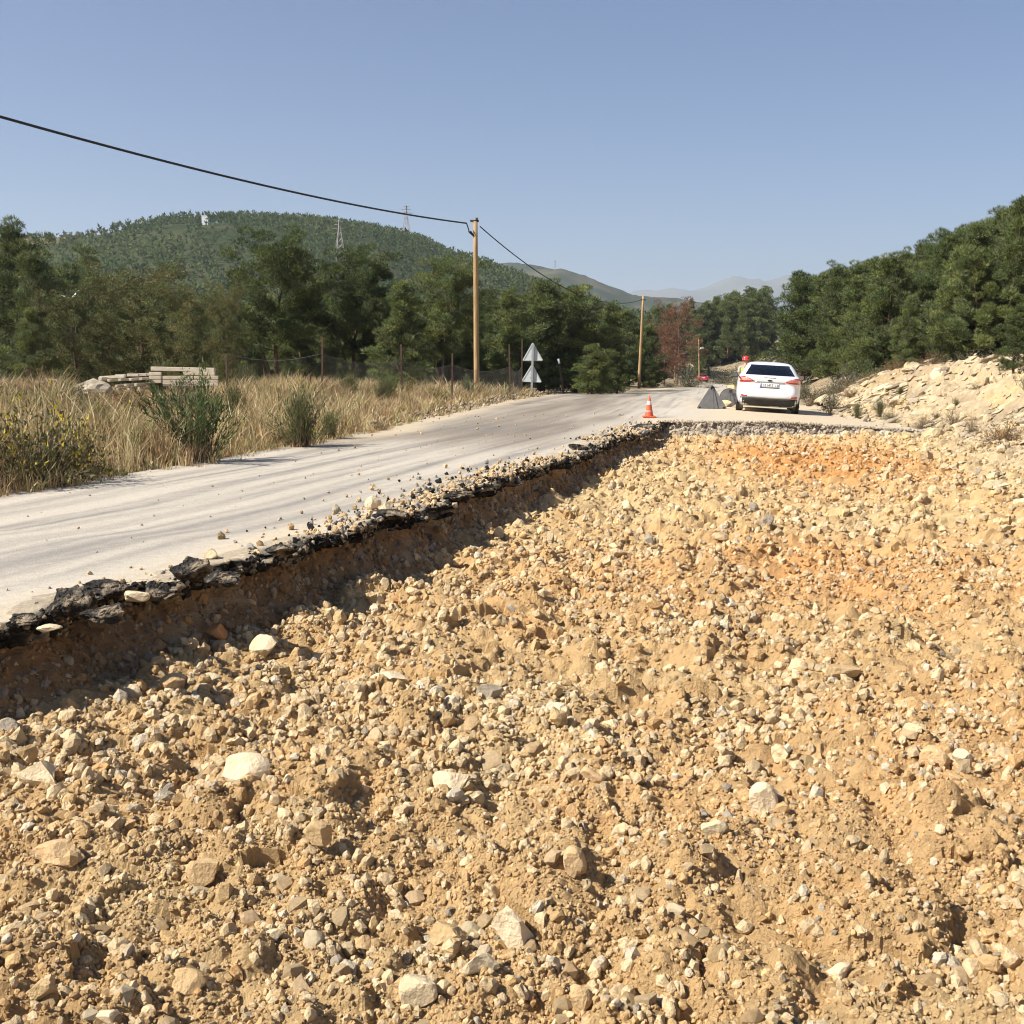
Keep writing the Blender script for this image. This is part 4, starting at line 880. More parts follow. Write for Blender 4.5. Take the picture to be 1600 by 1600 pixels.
# ---------------------------------------------------------------- shrubs
def shrub_meshes(kind, seed):
    r = np.random.default_rng(seed); pr = random.Random(seed); wood = MB(); P, D, K = [], [], []
    cols = {'broom': np.array([[.095, .135, .042], [.125, .155, .052], [.075, .110, .038]]), 'flower': np.array([[.16, .14, .05], [.12, .12, .045], [.20, .155, .06], [.095, .10, .04]]),
            'fine': np.array([[.12, .135, .045], [.155, .155, .055], [.10, .115, .04]]), 'grey': np.array([[.125, .125, .075], [.15, .145, .09], [.10, .10, .06]]),
            'dry': np.array([[.23, .165, .085], [.19, .135, .075], [.27, .20, .11]]), 'brown': np.array([[.22, .135, .06], [.26, .165, .08], [.17, .12, .06]])}[kind]
    ns = {'broom': 46, 'flower': 70, 'fine': 80, 'grey': 60, 'dry': 70, 'brown': 80}[kind]
    for i in range(ns):
        az = pr.uniform(0, 6.283); el = math.acos(pr.random() ** .8 * (.98 if kind != 'broom' else 1) * 1.0) if kind not in ('broom', 'fine') else pr.gauss(.0, .42)
        el = max(-1.35, min(1.35, el)); L_ = pr.uniform(.55, 1.0) * (1.0 if kind in ('broom', 'fine') else .85)
        d = Vector((math.cos(az) * math.sin(el), math.sin(az) * math.sin(el), math.cos(el))); b0 = Vector((pr.gauss(0, .06), pr.gauss(0, .06), 0)); sag = Vector((0, 0, -.10 * L_ * abs(math.sin(el))))
        wood.tube([b0 - Vector((0, 0, .05)), b0 + d * L_ * .55, b0 + d * L_ + sag], [.008, .005, .002], 3, False)
        m = {'broom': 44, 'flower': 30, 'fine': 30, 'grey': 32, 'dry': 16, 'brown': 26}[kind]
        t = (.22 if kind != 'broom' else .3) + .8 * r.random(m) ** .8; bp = np.array(b0[:])[None] + np.array(d[:])[None] * (L_ * t)[:, None] + np.array(sag[:])[None] * (t ** 2)[:, None] + r.normal(size=(m, 3)) * (.022 if kind == 'broom' else .05)
        P.append(bp); D.append(np.array(d[:])[None] * (1.6 if kind in ('broom', 'fine') else .5) + r.normal(size=(m, 3)) * .6 + np.array([0, 0, .3])[None])
        k = np.repeat(cols[r.integers(0, len(cols))][None], m, 0) * np.clip(1 + .2 * r.normal(size=(m, 1)), .5, 1.5)
        if kind == 'flower': k[(r.random(m) < .22) & (t > .75)] = np.array([.62, .48, .03])
        K.append(k)
    P, D, K = map(np.concatenate, (P, D, K)); n = len(P)
    ln, wd = {'broom': (.075, .014), 'flower': (.05, .024), 'fine': (.085, .012), 'grey': (.05, .024), 'dry': (.07, .010), 'brown': (.05, .016)}[kind]
    v, f = blades(P, D, ln * r.uniform(.7, 1.4, n), wd * r.uniform(.7, 1.4, n), r); v[:, 2] = np.maximum(v[:, 2], -.04)
    a = np_mesh('foliage', v, f, col=np.repeat(K, 3, 0)); a.materials.append(m_grass if kind in ('dry', 'brown') else m_leaf); w = wood.mesh('stems'); w.materials.append(m_twig); return a, w
SH = {k: [shrub_meshes(k, 600 + 10 * i + j) for j in range(2)] for i, k in enumerate(('broom', 'flower', 'fine', 'grey', 'dry', 'brown'))}
def shrub(kind, px, py, Y, wpx, hpx, label, group=None, z=None):
    p = at(px, py, Y); a, w = SH[kind][trng.randrange(2)]
    zz = z if z is not None else (float(pit_top(p.x, p.y)) if (px > 1280 and Y < 46) else float(ground_z(p.x, p.y)))
    t = thing('shrub', label, 'shrub', (p.x, p.y, zz), trng.uniform(0, 6.28), group); W, Hh = wpx * Y / FPX / 1.5, hpx * Y / FPX / .9; t.scale = (W, W, Hh)
    link('foliage', a, None, t); link('stems', w, None, t)
g1, g2 = 'shrubs in the dry grass', 'shrubs on the right bank'
for a in [('broom', 312, 700, 16.6, 240, 128, 'dark green upright shrub with feathery stems at the road edge'), ('flower', 55, 745, 13.4, 210, 195, 'yellow flowering shrub at the left border by the road'),
          ('flower', -40, 750, 13.0, 190, 210, 'dense shrub cut by the left border'), ('flower', 120, 735, 14.2, 130, 135, 'low yellow flowered shrub right of the dense one at the left border'),
          ('fine', 470, 690, 19.5, 150, 95, 'fine-leaved green bush halfway along the road verge'), ('fine', 515, 676, 21.5, 80, 50, 'small green bush right of the fine-leaved bush'),
          ('brown', 590, 668, 24.0, 50, 22, 'low brown withered bush at the verge'), ('grey', 20, 600, 26, 70, 50, 'grey green weeds in the grass behind the left shrubs'),
          ('fine', 545, 600, 34, 70, 40, 'bright weeds beside the rusty fence post'), ('broom', 610, 600, 36, 60, 40, 'green weeds in front of the fence right of the rusty post'),
          ('broom', 730, 612, 42, 36, 34, 'weeds at the foot of the near utility pole'), ('fine', 100, 590, 28, 60, 40, 'pale weeds behind the grass left of the beams')]: shrub(*a, group=g1)
for i in range(40):                                                          # weeds and bushes all over the dry field
    Y = trng.uniform(15, 40); x = float(xL(Y)) - trng.uniform(.5, 2 + .32 * Y)
    if x / Y < -.5: continue
    k = trng.choice(['fine', 'flower', 'dry', 'fine', 'grey', 'brown']); a, w = SH[k][trng.randrange(2)]
    t = thing('weed', {'fine': 'yellow green weed clump', 'flower': 'yellow flowered weed clump', 'dry': 'dry straw weed clump', 'grey': 'grey green weed clump', 'brown': 'brown withered weed clump'}[k] + (' near the road in the dry grass' if Y < 24 else ' far back in the dry grass'), 'weed', (x, Y, float(ground_z(x, Y))), trng.uniform(0, 6.28), g1)
    q_ = trng.uniform(.55, 1.0); t.scale = (q_, q_, q_ * trng.uniform(.9, 1.4)); link('foliage', a, None, t); link('stems', w, None, t)
# sits lower than the eye line: placed where it grows on the bank
for a in [('grey', 1300, 612, 36, 44, 50, 'grey green shrub at the left end of the rock outcrop'), ('grey', 1305, 570, 44, 50, 34, 'pale grey shrub above the rock outcrop'), ('brown', 1405, 608, 33.5, 50, 22, 'rust brown bush on the bank above the flat slab'),
          ('fine', 1340, 628, 32.5, 34, 28, 'yellow green tuft right of the car, leftmost of two'), ('fine', 1375, 632, 32, 40, 26, 'yellow green tuft right of the car, rightmost of two'), ('grey', 1393, 642, 30.5, 34, 20, 'round grey green shrub at the foot of the bank'),
          ('fine', 1495, 620, 29.5, 26, 22, 'small green tuft in the middle of the bank'), ('dry', 1520, 622, 29, 34, 20, 'dry twiggy bush right of the green tuft'), ('brown', 1570, 690, 21.5, 110, 55, 'large brown bush on the right above the pit'),
          ('dry', 1440, 656, 27, 44, 34, 'dry bush beside the square yellow boulder'), ('dry', 1518, 672, 24, 26, 50, 'bare leafless sapling on the right bank'), ('brown', 1450, 560, 40, 60, 36, 'brown scrub along the top of the bank, middle'),
          ('dry', 1380, 562, 42, 70, 34, 'grey brown scrub along the top of the bank, left'), ('brown', 1520, 552, 41, 60, 36, 'brown scrub along the top of the bank, right'), ('grey', 1330, 545, 47, 70, 40, 'olive grey scrub under the pines, left'),
          ('grey', 1420, 535, 47, 80, 44, 'olive grey scrub under the pines, middle'), ('grey', 1530, 530, 45, 80, 50, 'olive grey scrub under the pines, right'), ('grey', 1255, 610, 46, 60, 34, 'grey scrub behind the white car on the right'),
          ('dry', 1265, 628, 38, 50, 20, 'low dry weeds right of the white car'), ('dry', 1300, 634, 35, 50, 16, 'low dry weeds at the road edge right of the car'), ('grey', 1075, 602, 92, 62, 46, 'large grey green roadside bush left of the red car'),
          ('dry', 1110, 606, 84, 40, 10, 'low straw tuft by the far roadside'), ('grey', 1045, 606, 88, 40, 14, 'low bush at the far left roadside'), ('grey', 1160, 592, 90, 60, 46, 'dark scrub behind the worker'), ('grey', 1220, 580, 70, 90, 60, 'dark scrub behind the car roof'),
          ('grey', 1130, 585, 150, 50, 40, 'dark scrub right of the red car'), ('grey', 1185, 585, 110, 60, 50, 'dark scrub between the worker and the wood')]: shrub(*a, group=g2)

for i in range(46):                                                          # low scrub on the bank and along the foot of the wood
    Y = trng.uniform(24, 46); s_ = trng.uniform(.8, 9) if i % 2 else trng.uniform(5, 10); x = float(xF(Y)) + s_
    if x / Y > .50: continue
    k = trng.choice(['dry', 'grey', 'brown', 'grey', 'fine']); big_ = s_ > 5.5; a, w = SH[k][trng.randrange(2)]
    t = thing('shrub', {'dry': 'dry straw-brown tuft', 'grey': 'grey green low shrub', 'brown': 'brown withered shrub', 'fine': 'yellow green tuft'}[k] + (' in the scrub along the top of the bank' if big_ else ' on the rocky slope of the bank'), 'shrub', (x, Y, float(pit_top(x, Y))), trng.uniform(0, 6.28), g2)
    q_ = trng.uniform(.7, 1.3) if big_ else trng.uniform(.25, .6); t.scale = (q_, q_, q_ * trng.uniform(.6, .95)); link('foliage', a, None, t); link('stems', w, None, t)
for i, px in enumerate(range(1282, 1640, 11)):
    Y = trng.uniform(40, 47) - (px - 1282) * .012; p = at(px, 560, Y); k = ['brown', 'grey', 'dry', 'grey', 'brown', 'dry', 'grey'][i % 7]; a, w = SH[k][trng.randrange(2)]
    t = thing('shrub', {'dry': 'dry grey brown shrub', 'grey': 'olive grey shrub', 'brown': 'rusty brown shrub'}[k] + ' in the scrub band between the bank and the pines', 'shrub', (p.x, p.y, float(pit_top(p.x, p.y)) - .05), trng.uniform(0, 6.28), g2)
    q_ = trng.uniform(.6, 1.15); t.scale = (q_ * 1.15, q_ * 1.15, q_); link('foliage', a, None, t); link('stems', w, None, t)
for i in range(26):
    px, py = trng.uniform(1300, 1640), trng.uniform(585, 690); p = at(px, py, 30)
    for _ in range(8): Yq = (float(pit_top(p.x, p.y)) - CAMZ) / ray(px, py).z * ray(px, py).y; p = at(px, py, min(max(Yq, 14), 44))
    if p.x < xF(p.y) + .4: continue
    k = ['brown', 'dry', 'grey', 'fine'][i % 4]; a, w = SH[k][trng.randrange(2)]
    t = thing('shrub', {'dry': 'small dry twiggy tuft', 'grey': 'small grey green tuft', 'brown': 'small rusty brown tuft', 'fine': 'small yellow green tuft'}[k] + ' among the broken slabs of the right bank', 'shrub', (p.x, p.y, float(pit_top(p.x, p.y)) - .03), trng.uniform(0, 6.28), g2)
    q_ = trng.uniform(.25, .55); t.scale = (q_ * 1.2, q_ * 1.2, q_); link('foliage', a, None, t); link('stems', w, None, t)
# rough berm of clods left of the far road
def berm():
    r = np.random.default_rng(8); n = 1700; y = 24 + 34 * r.random(n); w = r.normal(.45, .28, n); x = xL(y) - w; hh = .22 * np.exp(-((w - .45) / .3) ** 2)
    s = .05 + .10 * r.random(n) ** 3; z = ground_z(x, y) + hh * r.random(n) + s * .2
    c = np.array([[.36, .28, .18], [.45, .36, .25], [.28, .21, .13]])[r.integers(0, 3, n)] * r.uniform(.8, 1.2, n)[:, None]
    gn_scatter('berm', np.stack([x, y, z], 1), s, rand_rot(n, r), r.integers(0, NCL, n), c, CLODS, 'low bank of clods and stones along the far left road edge', 'clods')
berm()

# ================================================================== built things
m_pole = MAT('pole_wood', (.24, .145, .065), (.46, .31, .16), scale=3, rough=.85, bump=.4, bscale=9, stretch=(6, 6, .4), spec=.2, bdist=.01)
m_black = MAT('black_rubber', (.018, .018, .018), (.03, .03, .03), scale=20, rough=.6)
m_steel = MAT('galvanised_steel', (.40, .41, .40), (.52, .53, .52), scale=14, rough=.45, metal=.6, spec=.5)
m_rust = MAT('rusty_steel', (.075, .045, .032), (.13, .075, .05), scale=12, rough=.9, bump=.4, bscale=50)
m_wire = MAT('fence_wire', (.12, .11, .10), (.2, .18, .16), scale=10, rough=.6, metal=.4)
m_signback = MAT('sign_back', (.52, .55, .52), (.62, .65, .62), scale=4, rough=.55, metal=.1, spec=.4)
m_darkplate = MAT('grey_sheet_metal', (.105, .10, .095), (.165, .155, .145), scale=6, rough=.6, metal=.3, bump=.2, bscale=20)
m_lattice = MAT('pylon_steel', (.34, .30, .27), (.42, .38, .34), scale=.5, rough=.6, metal=.3)
m_white = MAT('white_paint', (.72, .72, .70), (.80, .80, .78), scale=2, rough=.6)
m_beam = MAT('weathered_beam', (.47, .40, .29), (.66, .58, .45), scale=5, rough=.9, bump=.4, bscale=30, rand=.1, spec=.15, stretch=(1, 4, 4))
m_orange = MAT('cone_orange', (.60, .085, .03), (.70, .13, .05), scale=9, rough=.55, spec=.4)
m_band = MAT('cone_band', (.62, .52, .46), (.74, .68, .62), scale=9, rough=.4, spec=.4)

# ---- utility poles and cable
def pole(px, py_b, py_t, Y, label, lean=0.0, r=.115, name='utility_pole', zb=None):
    b = at(px, py_b, Y); t = at(px, py_t, Y); g = float(ground_z(b.x, b.y)) if zb is None else zb; h = t.z - g
    o = thing(name, label, 'pole', (b.x, b.y, g))
    q = MB(); q.tube([(lean * k, 0, h * k - (.3 if k == 0 else 0)) for k in np.linspace(0, 1, 7)], [r * (1 - .28 * k) for k in np.linspace(0, 1, 7)], 12); q.build('shaft', m_pole, o, True)
    return o, Vector((b.x + lean, b.y, g + h)), h
p1, top1, h1 = pole(745, 618, 346, 45.5, 'tall wooden utility pole beside the road left of the double sign', -.03)
q = MB(); q.box((-.06, 0, h1 + .02), (.34, .10, .07)); q.box((.03, 0, h1 + .06), (.10, .1, .16)); q.build('pole_cap', m_rust, p1)
q = MB(); q.tube([(-.10, -.05, h1 - .55), (-.22, -.08, h1 - .42), (-.30, -.1, h1 - .38)], [.035, .06, .03], 7); q.build('cable_clamp', m_black, p1, True)
p2, top2, h2 = pole(998, 606, 462, 86, 'leaning wooden utility pole at the far bend of the road', .24)
q = MB(); q.box((0.24, 0, h2 - .3), (.4, .1, .08)); q.build('bracket', m_rust, p2)
q = thing('utility_pole', 'wooden utility pole outside the left border carrying the cable', 'pole', (-17.2, 8.0, float(ground_z(-17.2, 8.0)))); hq = 7.4
MB().tube([(0, 0, -.3), (0, 0, hq)], [.12, .09], 12).build('shaft', m_pole, q, True)
top0 = Vector((-17.2, 8.0, float(ground_z(-17.2, 8.0)) + hq - .3))
p3, top3, h3 = pole(1054, 598, 546, 168, 'thin far pole at the bare slope left of the red car', 0, .13)
p4, top4, h4 = pole(1093, 592, 530, 176, 'thin street lamp pole behind the red car', -.25, .12, 'street_lamp')
q = MB(); q.tube([(-.25, 0, h4 - 1.6), (.1, -.2, h4 - 1.4)], .05, 6); q.box((.25, -.2, h4 - 1.35), (.5, .3, .2)); q.build('lamp_head', m_white, p4)
def cable(a, b, sag, r, label, name='overhead_cable'):
    q = MB(); n = 40; q.tube([a.lerp(b, t) - Vector((0, 0, 4 * sag * t * (1 - t))) for t in np.linspace(0, 1, n)], r, 6)
    tag(q.build(name, m_black, None, True), label, 'cable', 'overhead cables')
c1 = top1 + Vector((-.34, -.1, -.08))
# the span is fixed by where it leaves the picture: about 24 m out at 6.6 m
cable(top0, c1, .75, .030, 'thick black overhead cable from the left border to the near pole')
q = MB(); q.tube([c1, c1 + Vector((.06, 0, -.16)), c1 + Vector((.10, .02, -.32))], .025, 6); q.build('cable_tail', m_black, p1).parent = None
bpy.data.objects['cable_tail'].parent = p1; bpy.data.objects['cable_tail'].location = -p1.location
cable(top1 + Vector((.18, .1, -.18)), top2 + Vector((0, 0, -.25)), 1.3, .022, 'thin black overhead cable from the near pole to the far pole')

# ---- double triangle road sign seen from behind
def triangle(w, h, t, rad=.06, n=5):
    """rounded triangle plate in XZ, standing on z=0, thickness t"""
    import itertools
    cs = [Vector((-w / 2 + rad * 1.6, rad)), Vector((w / 2 - rad * 1.6, rad)), Vector((0, h - rad * 2.0))]; out = []
    for i, c in enumerate(cs):
        a, b = cs[i - 1], cs[(i + 1) % 3]; e1 = (c - a).normalized(); e2 = (b - c).normalized()
        n1 = Vector((e1.y, -e1.x)); n2 = Vector((e2.y, -e2.x)); a1, a2 = math.atan2(n1.y, n1.x), math.atan2(n2.y, n2.x)
        if a2 < a1: a2 += 2 * math.pi
        for k in range(n): w_ = a1 + (a2 - a1) * k / (n - 1); out.append(c + Vector((math.cos(w_), math.sin(w_))) * rad)
    q = MB(); m = len(out); v = [(p.x, -t / 2, p.y) for p in out] + [(p.x, t / 2, p.y) for p in out]
    return q.add(v, [tuple(range(m)), tuple(range(2 * m - 1, m - 1, -1))] + [(i, m + i, m + (i + 1) % m, (i + 1) % m) for i in range(m)])
sb = at(829, 608, 50); g = float(ground_z(sb.x, sb.y)) + .12; zt = at(832, 535, 50).z - g
sg_ = thing('road_sign', 'pole with two triangular road signs seen from behind', 'road sign', (sb.x, sb.y, g), R(-6))
q = MB(); q.box((.045, 0, zt / 2 - .2), (.09, .06, zt + .2)); po = q.build('post', m_steel, sg_, bevel=.006); po.rotation_euler = (0, R(1.6), 0)
zc = [zt - .80, zt - 1.74]
for i, z0 in enumerate(zc):
    pl = triangle(.92, .82, .012, .045).build('sign_plate', m_signback, sg_); pl.location = (.055 + (.03 if i == 0 else -.02), .055, z0 + (0 if i == 0 else .02)); pl.rotation_euler = (0, R(0 if i == 0 else 2.2), 0)
    rim = MB()
    tri = [(-.41, 0, .03), (.41, 0, .03), (0, 0, .76), (-.41, 0, .03)]
    rim.tube(tri, .012, 5); ro = rim.build('rim', m_signback, pl); ro.location = (0, -.012, 0)
    cl = MB(); cl.box((0, -.03, .22), (.16, .03, .04)); cl.box((0, -.03, .52), (.13, .03, .04)); cl.build('clamp', m_steel, pl)

# ---- traffic cone
cb = gp(1014, 653, 0.0); cz = float(zr(cb.x, cb.y)) + .015
cn = thing('traffic_cone', 'orange traffic cone with white band at the pit corner', 'traffic cone', (cb.x, cb.y, cz)); cn.scale = (.88, .88, .96)
q = MB(); q.box((0, 0, .02), (.36, .36, .04)); q.build('base', m_orange, cn, bevel=.012)
def cone_r(z): return .125 - .105 * z / .56
q = MB(); q.lathe([(cone_r(0), .04), (cone_r(.16), .20), (cone_r(.33), .37), (cone_r(.54), .555), (.012, .565), (0, .565)], 24); q.build('body', m_orange, cn, True)
q = MB(); q.lathe([(cone_r(.30) + .004, .335), (cone_r(.40) + .004, .435)], 24); q.build('reflective_band', m_band, cn, True)
q = MB(); q.lathe([(cone_r(.10) + .004, .14), (cone_r(.15) + .004, .19)], 24); q.build('faded_band', MAT('faded_band', (.62, .25, .17), (.7, .34, .25), rough=.5), cn, True)

# ---- folding triangular sign and round sign on the road
tb = at(1112, 638.5, 34.2); tz = float(zr(tb.x, tb.y))
ts = thing('folding_sign', 'dark grey folding triangle sign seen from behind, standing on the road', 'road sign', (tb.x, tb.y, tz), R(-8))
pl = triangle(.90, .76, .010, .03).build('plate', m_darkplate, ts); pl.rotation_euler = (R(-14), 0, 0); pl.location = (0, 0, .015)
q = MB(); q.tube([(0.04, .12, .62), (.06, -.16, .01)], .011, 6); q.build('support_leg', m_black, ts)
q = MB(); q.lathe([(.055, -.012), (.06, 0), (.055, .012), (0, .012)], 14, 'X'); k_ = q.build('hinge', m_black, ts, True); k_.location = (.02, .13, .62); k_.rotation_euler = (0, 0, R(90))
for dx, dz in ((-.36, .05), (.36, .05)):
    q = MB(); q.box((dx, .0, dz), (.05, .02, .05)); q.build('foot', m_black, ts)
rb = at(1139, 630, 36.4); rz_ = float(zr(rb.x, rb.y))
rs = thing('round_sign', 'round grey sign seen from behind, leaning beside the car', 'road sign', (rb.x, rb.y, rz_), R(-6))
q = MB(); q.lathe([(0, -.006), (.285, -.006), (.292, 0), (.285, .006), (0, .006)], 36, 'X'); pl = q.build('plate', m_darkplate, rs); pl.rotation_euler = (R(0), R(10), R(90)); pl.location = (0, .02, .30)
q = MB(); q.lathe([(.288, -.01), (.298, 0), (.288, .01), (.280, 0), (.288, -.01)], 36, 'X'); rr2 = q.build('rim', m_black, pl, True)
q = MB(); q.tube([(0.03, -.02, .5), (.05, -.2, .01)], .011, 6); q.build('support_leg', m_black, rs)
q = MB(); q.box((.05, -.02, .50), (.10, .03, .10)); q.build('bracket', m_black, rs)

# ---- cars
def glass_mat(name, tint, dark):
    m, nt, b = nodes_of(name); N = nt.nodes; L = nt.links
    tr = N.new('ShaderNodeBsdfTransparent'); tr.inputs[0].default_value = (*tint, 1); gl_ = N.new('ShaderNodeBsdfGlossy'); gl_.inputs['Roughness'].default_value = .03
    fr = N.new('ShaderNodeFresnel'); fr.inputs[0].default_value = 1.5; ms = N.new('ShaderNodeMixShader'); L.new(fr.outputs[0], ms.inputs[0]); L.new(tr.outputs[0], ms.inputs[1]); L.new(gl_.outputs[0], ms.inputs[2])
    nt.links.new(ms.outputs[0], N['Material Output'].inputs[0]); return m
m_glass = glass_mat('car_glass', (.30, .36, .36), .3)
m_cwhite = MAT('white_car_paint', (.76, .77, .77), (.80, .81, .81), scale=3, rough=.32, coat=.5, spec=.5)
m_cred = MAT('red_car_paint', (.42, .02, .025), (.48, .03, .03), scale=3, rough=.3, coat=.5, spec=.5)
m_plastic = MAT('black_plastic', (.028, .027, .026), (.05, .047, .043), scale=9, rough=.7)
m_dusty = MAT('dusty_tyre', (.10, .085, .07), (.20, .165, .125), scale=9, rough=.95)
m_rim = MAT('alloy_rim', (.42, .42, .41), (.5, .5, .49), scale=9, rough=.35, metal=.8, spec=.5)
m_tail = MAT('tail_light_red', (.42, .012, .012), (.52, .02, .018), scale=6, rough=.15, coat=.6, spec=.6)
m_tailw = MAT('tail_light_clear', (.62, .22, .18), (.75, .34, .28), scale=6, rough=.12, coat=.6, spec=.6)
m_chrome = MAT('chrome', (.5, .5, .5), (.6, .6, .6), rough=.2, metal=1.0)
m_seat = MAT('seat_fabric', (.035, .035, .04), (.06, .06, .065), scale=20, rough=.9)
m_plate = MAT('number_plate', (.74, .74, .72), (.80, .80, .78), rough=.4)
m_blue = MAT('plate_blue', (.03, .06, .35), (.04, .08, .42), rough=.4)
m_ink = MAT('plate_letters', (.02, .02, .02), rough=.5)
def car(name, label, paint, plate_text=None, detail=True):
    o = thing(name, label, 'car')
    ZT = np.array([.17, .24, .32, .42, .50, .57, .65, .74, .84, .93, .99, 1.025, 1.05, 1.08, 1.16, 1.25, 1.33, 1.39, 1.43, 1.455, 1.465])
    YR = np.array([.34, .16, .07, .03, .00, .00, .025, .06, .075, .055, .045, .075, .17, .36, .56, .80, 1.04, 1.26, 1.48, 1.8, 2.1])
    YF = np.array([4.2, 4.34, 4.42, 4.46, 4.47, 4.46, 4.44, 4.36, 4.1, 3.75, 3.45, 3.28, 3.2, 3.12, 2.98, 2.83, 2.68, 2.55, 2.42, 2.30, 2.22])
    WW = np.array([.80, .87, .90, .912, .918, .92, .92, .918, .912, .90, .885, .87, .858, .845, .805, .755, .70, .645, .57, .40, .10])
    NE = np.interp(ZT, [.2, 1.0, 1.1, 1.46], [7, 6.5, 5.0, 3.6])
    zs = np.concatenate([np.linspace(ZT[i], ZT[i + 1], 4)[:-1] for i in range(len(ZT) - 1)] + [[ZT[-1]]])
    def cub(T):
        from_ = np.interp(zs, ZT, T); ker = np.array([.25, .5, .25]); p = np.pad(from_, 1, mode='edge'); s_ = np.convolve(p, ker, 'valid'); s_[0], s_[-1] = from_[0], from_[-1]; return s_
    yr, yf, ww, ne = cub(YR), cub(YF), cub(WW), np.interp(zs, ZT, NE); n = 96
    th = np.linspace(0, 2 * np.pi, n, endpoint=False) + np.pi / n
    V = np.zeros((len(zs), n, 3))
    # even steps along the outline: parameter by angle on a stretched superellipse
    for i in range(len(zs)):
        a, b_, e = ww[i], (yf[i] - yr[i]) / 2, 2 / ne[i]; c, s = np.cos(th), np.sin(th)
        V[i, :, 0] = a * np.sign(s) * np.abs(s) ** e; V[i, :, 1] = (yr[i] + yf[i]) / 2 - b_ * np.sign(c) * np.abs(c) ** e; V[i, :, 2] = zs[i]
    P = V.reshape(-1, 3); F = []; which = []
    for i in range(len(zs) - 1):
        for j in range(n):
            F.append((i * n + j, i * n + (j + 1) % n, (i + 1) * n + (j + 1) % n, (i + 1) * n + j)); m = P[list(F[-1])].mean(0); x, y, z = m
            w = 0
            if 1.085 < z < 1.375:
                rear = y < np.interp(z, ZT, YR) + .16; front = y > np.interp(z, ZT, YF) - .22
                if rear and abs(x) < np.interp(z, [1.08, 1.38], [.70, .545]): w = 1
                elif front and abs(x) < np.interp(z, [1.08, 1.38], [.74, .58]): w = 2
                elif not rear and not front and (np.interp(z, [1.08, 1.38], [.95, 1.5]) < y < 1.98 or 2.06 < y < np.interp(z, [1.08, 1.38], [2.85, 2.35])): w = 3
            which.append(w)
    which = np.array(which); F = np.array(F); cap = tuple(range((len(zs) - 1) * n, len(zs) * n)); bot = tuple(range(n - 1, -1, -1))
    def sub(sel, nm, mt, shrink=0, extra=()):
        f = F[sel]; u = np.unique(f); mp = np.full(len(P), -1); mp[u] = np.arange(len(u)); vv = P[u].copy()
        if shrink: vv[:, 0] *= 1 - shrink; vv[:, 1] = vv[:, 1] + (2.0 - vv[:, 1]) * shrink
        me = bpy.data.meshes.new(nm); me.from_pydata(vv.tolist(), [], mp[f].tolist() + [tuple(int(mp[q]) for q in e_) for e_ in extra]); me.update()
        for p_ in me.polygons: p_.use_smooth = True
        return link(nm, me, mt, o)
    body = sub(which == 0, 'body', paint, extra=[cap, bot])
    bvh = BVHTree.FromPolygons([tuple(p) for p in P], [tuple(int(q) for q in f) for f in F])
    sub(which == 1, 'rear_window', m_glass, .004); sub(which == 2, 'windscreen', m_glass, .004); sub(which == 3, 'side_window', m_glass, .004)
    def ry(x, z):
        h = bvh.ray_cast(Vector((x, -3, z)), Vector((0, 1, 0))); return h[0].y if h[0] else .1
    def patch(nm, lo, hi, x0, x1, mt, t=.012, nx=14, nz=6, parent=o, sx=1):
        """a shell on the rear face between the curves lo(x) and hi(x)"""
        v, f = [], []
        for i in range(nx + 1):
            x = x0 + (x1 - x0) * i / nx
            for j in range(nz + 1):
                z = lo(x) + (hi(x) - lo(x)) * j / nz; v.append((x * sx, ry(x * sx, z) - t, z))
        m = len(v); v += [(a, b + t + .03, c) for a, b, c in v]; idx = lambda i, j: i * (nz + 1) + j
        for i in range(nx):
            for j in range(nz): f.append((idx(i, j), idx(i + 1, j), idx(i + 1, j + 1), idx(i, j + 1)))
        ring = [idx(i, 0) for i in range(nx + 1)] + [idx(nx, j) for j in range(1, nz + 1)] + [idx(i, nz) for i in range(nx - 1, -1, -1)] + [idx(0, j) for j in range(nz - 1, 0, -1)]
        for a, b in zip(ring, ring[1:] + ring[:1]): f.append((a, b, b + m, a + m))
        q = MB().add(v, f); return q.build(nm, mt, parent, True)
    lin = lambda *p: (lambda x: float(np.interp(abs(x), [a for a, _ in p], [b for _, b in p])))
    for sx in (-1, 1):
        L_ = patch('tail_light', lin((.43, .895), (.6, .865), (.885, .845)), lin((.43, .905), (.58, .985), (.72, 1.025), (.885, 1.025)), .43, .885, m_tail, sx=sx)
        patch('lamp_insert', lin((.50, .915), (.84, .90)), lin((.50, .925), (.62, .985), (.84, 1.005)), .50, .845, m_tailw, .017, parent=L_, sx=sx)
        patch('reflector', lin((.62, .455), (.8, .46)), lin((.62, .49), (.8, .51)), .62, .80, m_tail, .012, 6, 3, sx=sx)
    patch('bumper_trim', lin((0, .425), (.80, .435)), lin((0, .455), (.80, .475)), -.80, .80, m_chrome if not detail else MAT('bumper_line', (.33, .29, .25), (.42, .38, .33), rough=.6), .010, 24, 2)
    patch('rear_valance', lin((0, .20), (.84, .20)), lin((0, .425), (.84, .435)), -.885, .885, m_plastic, .010, 24, 5)
    pl = patch('number_plate', lin((0, .735)), lin((0, .855)), -.27, .27, m_plate, .012, 8, 2)
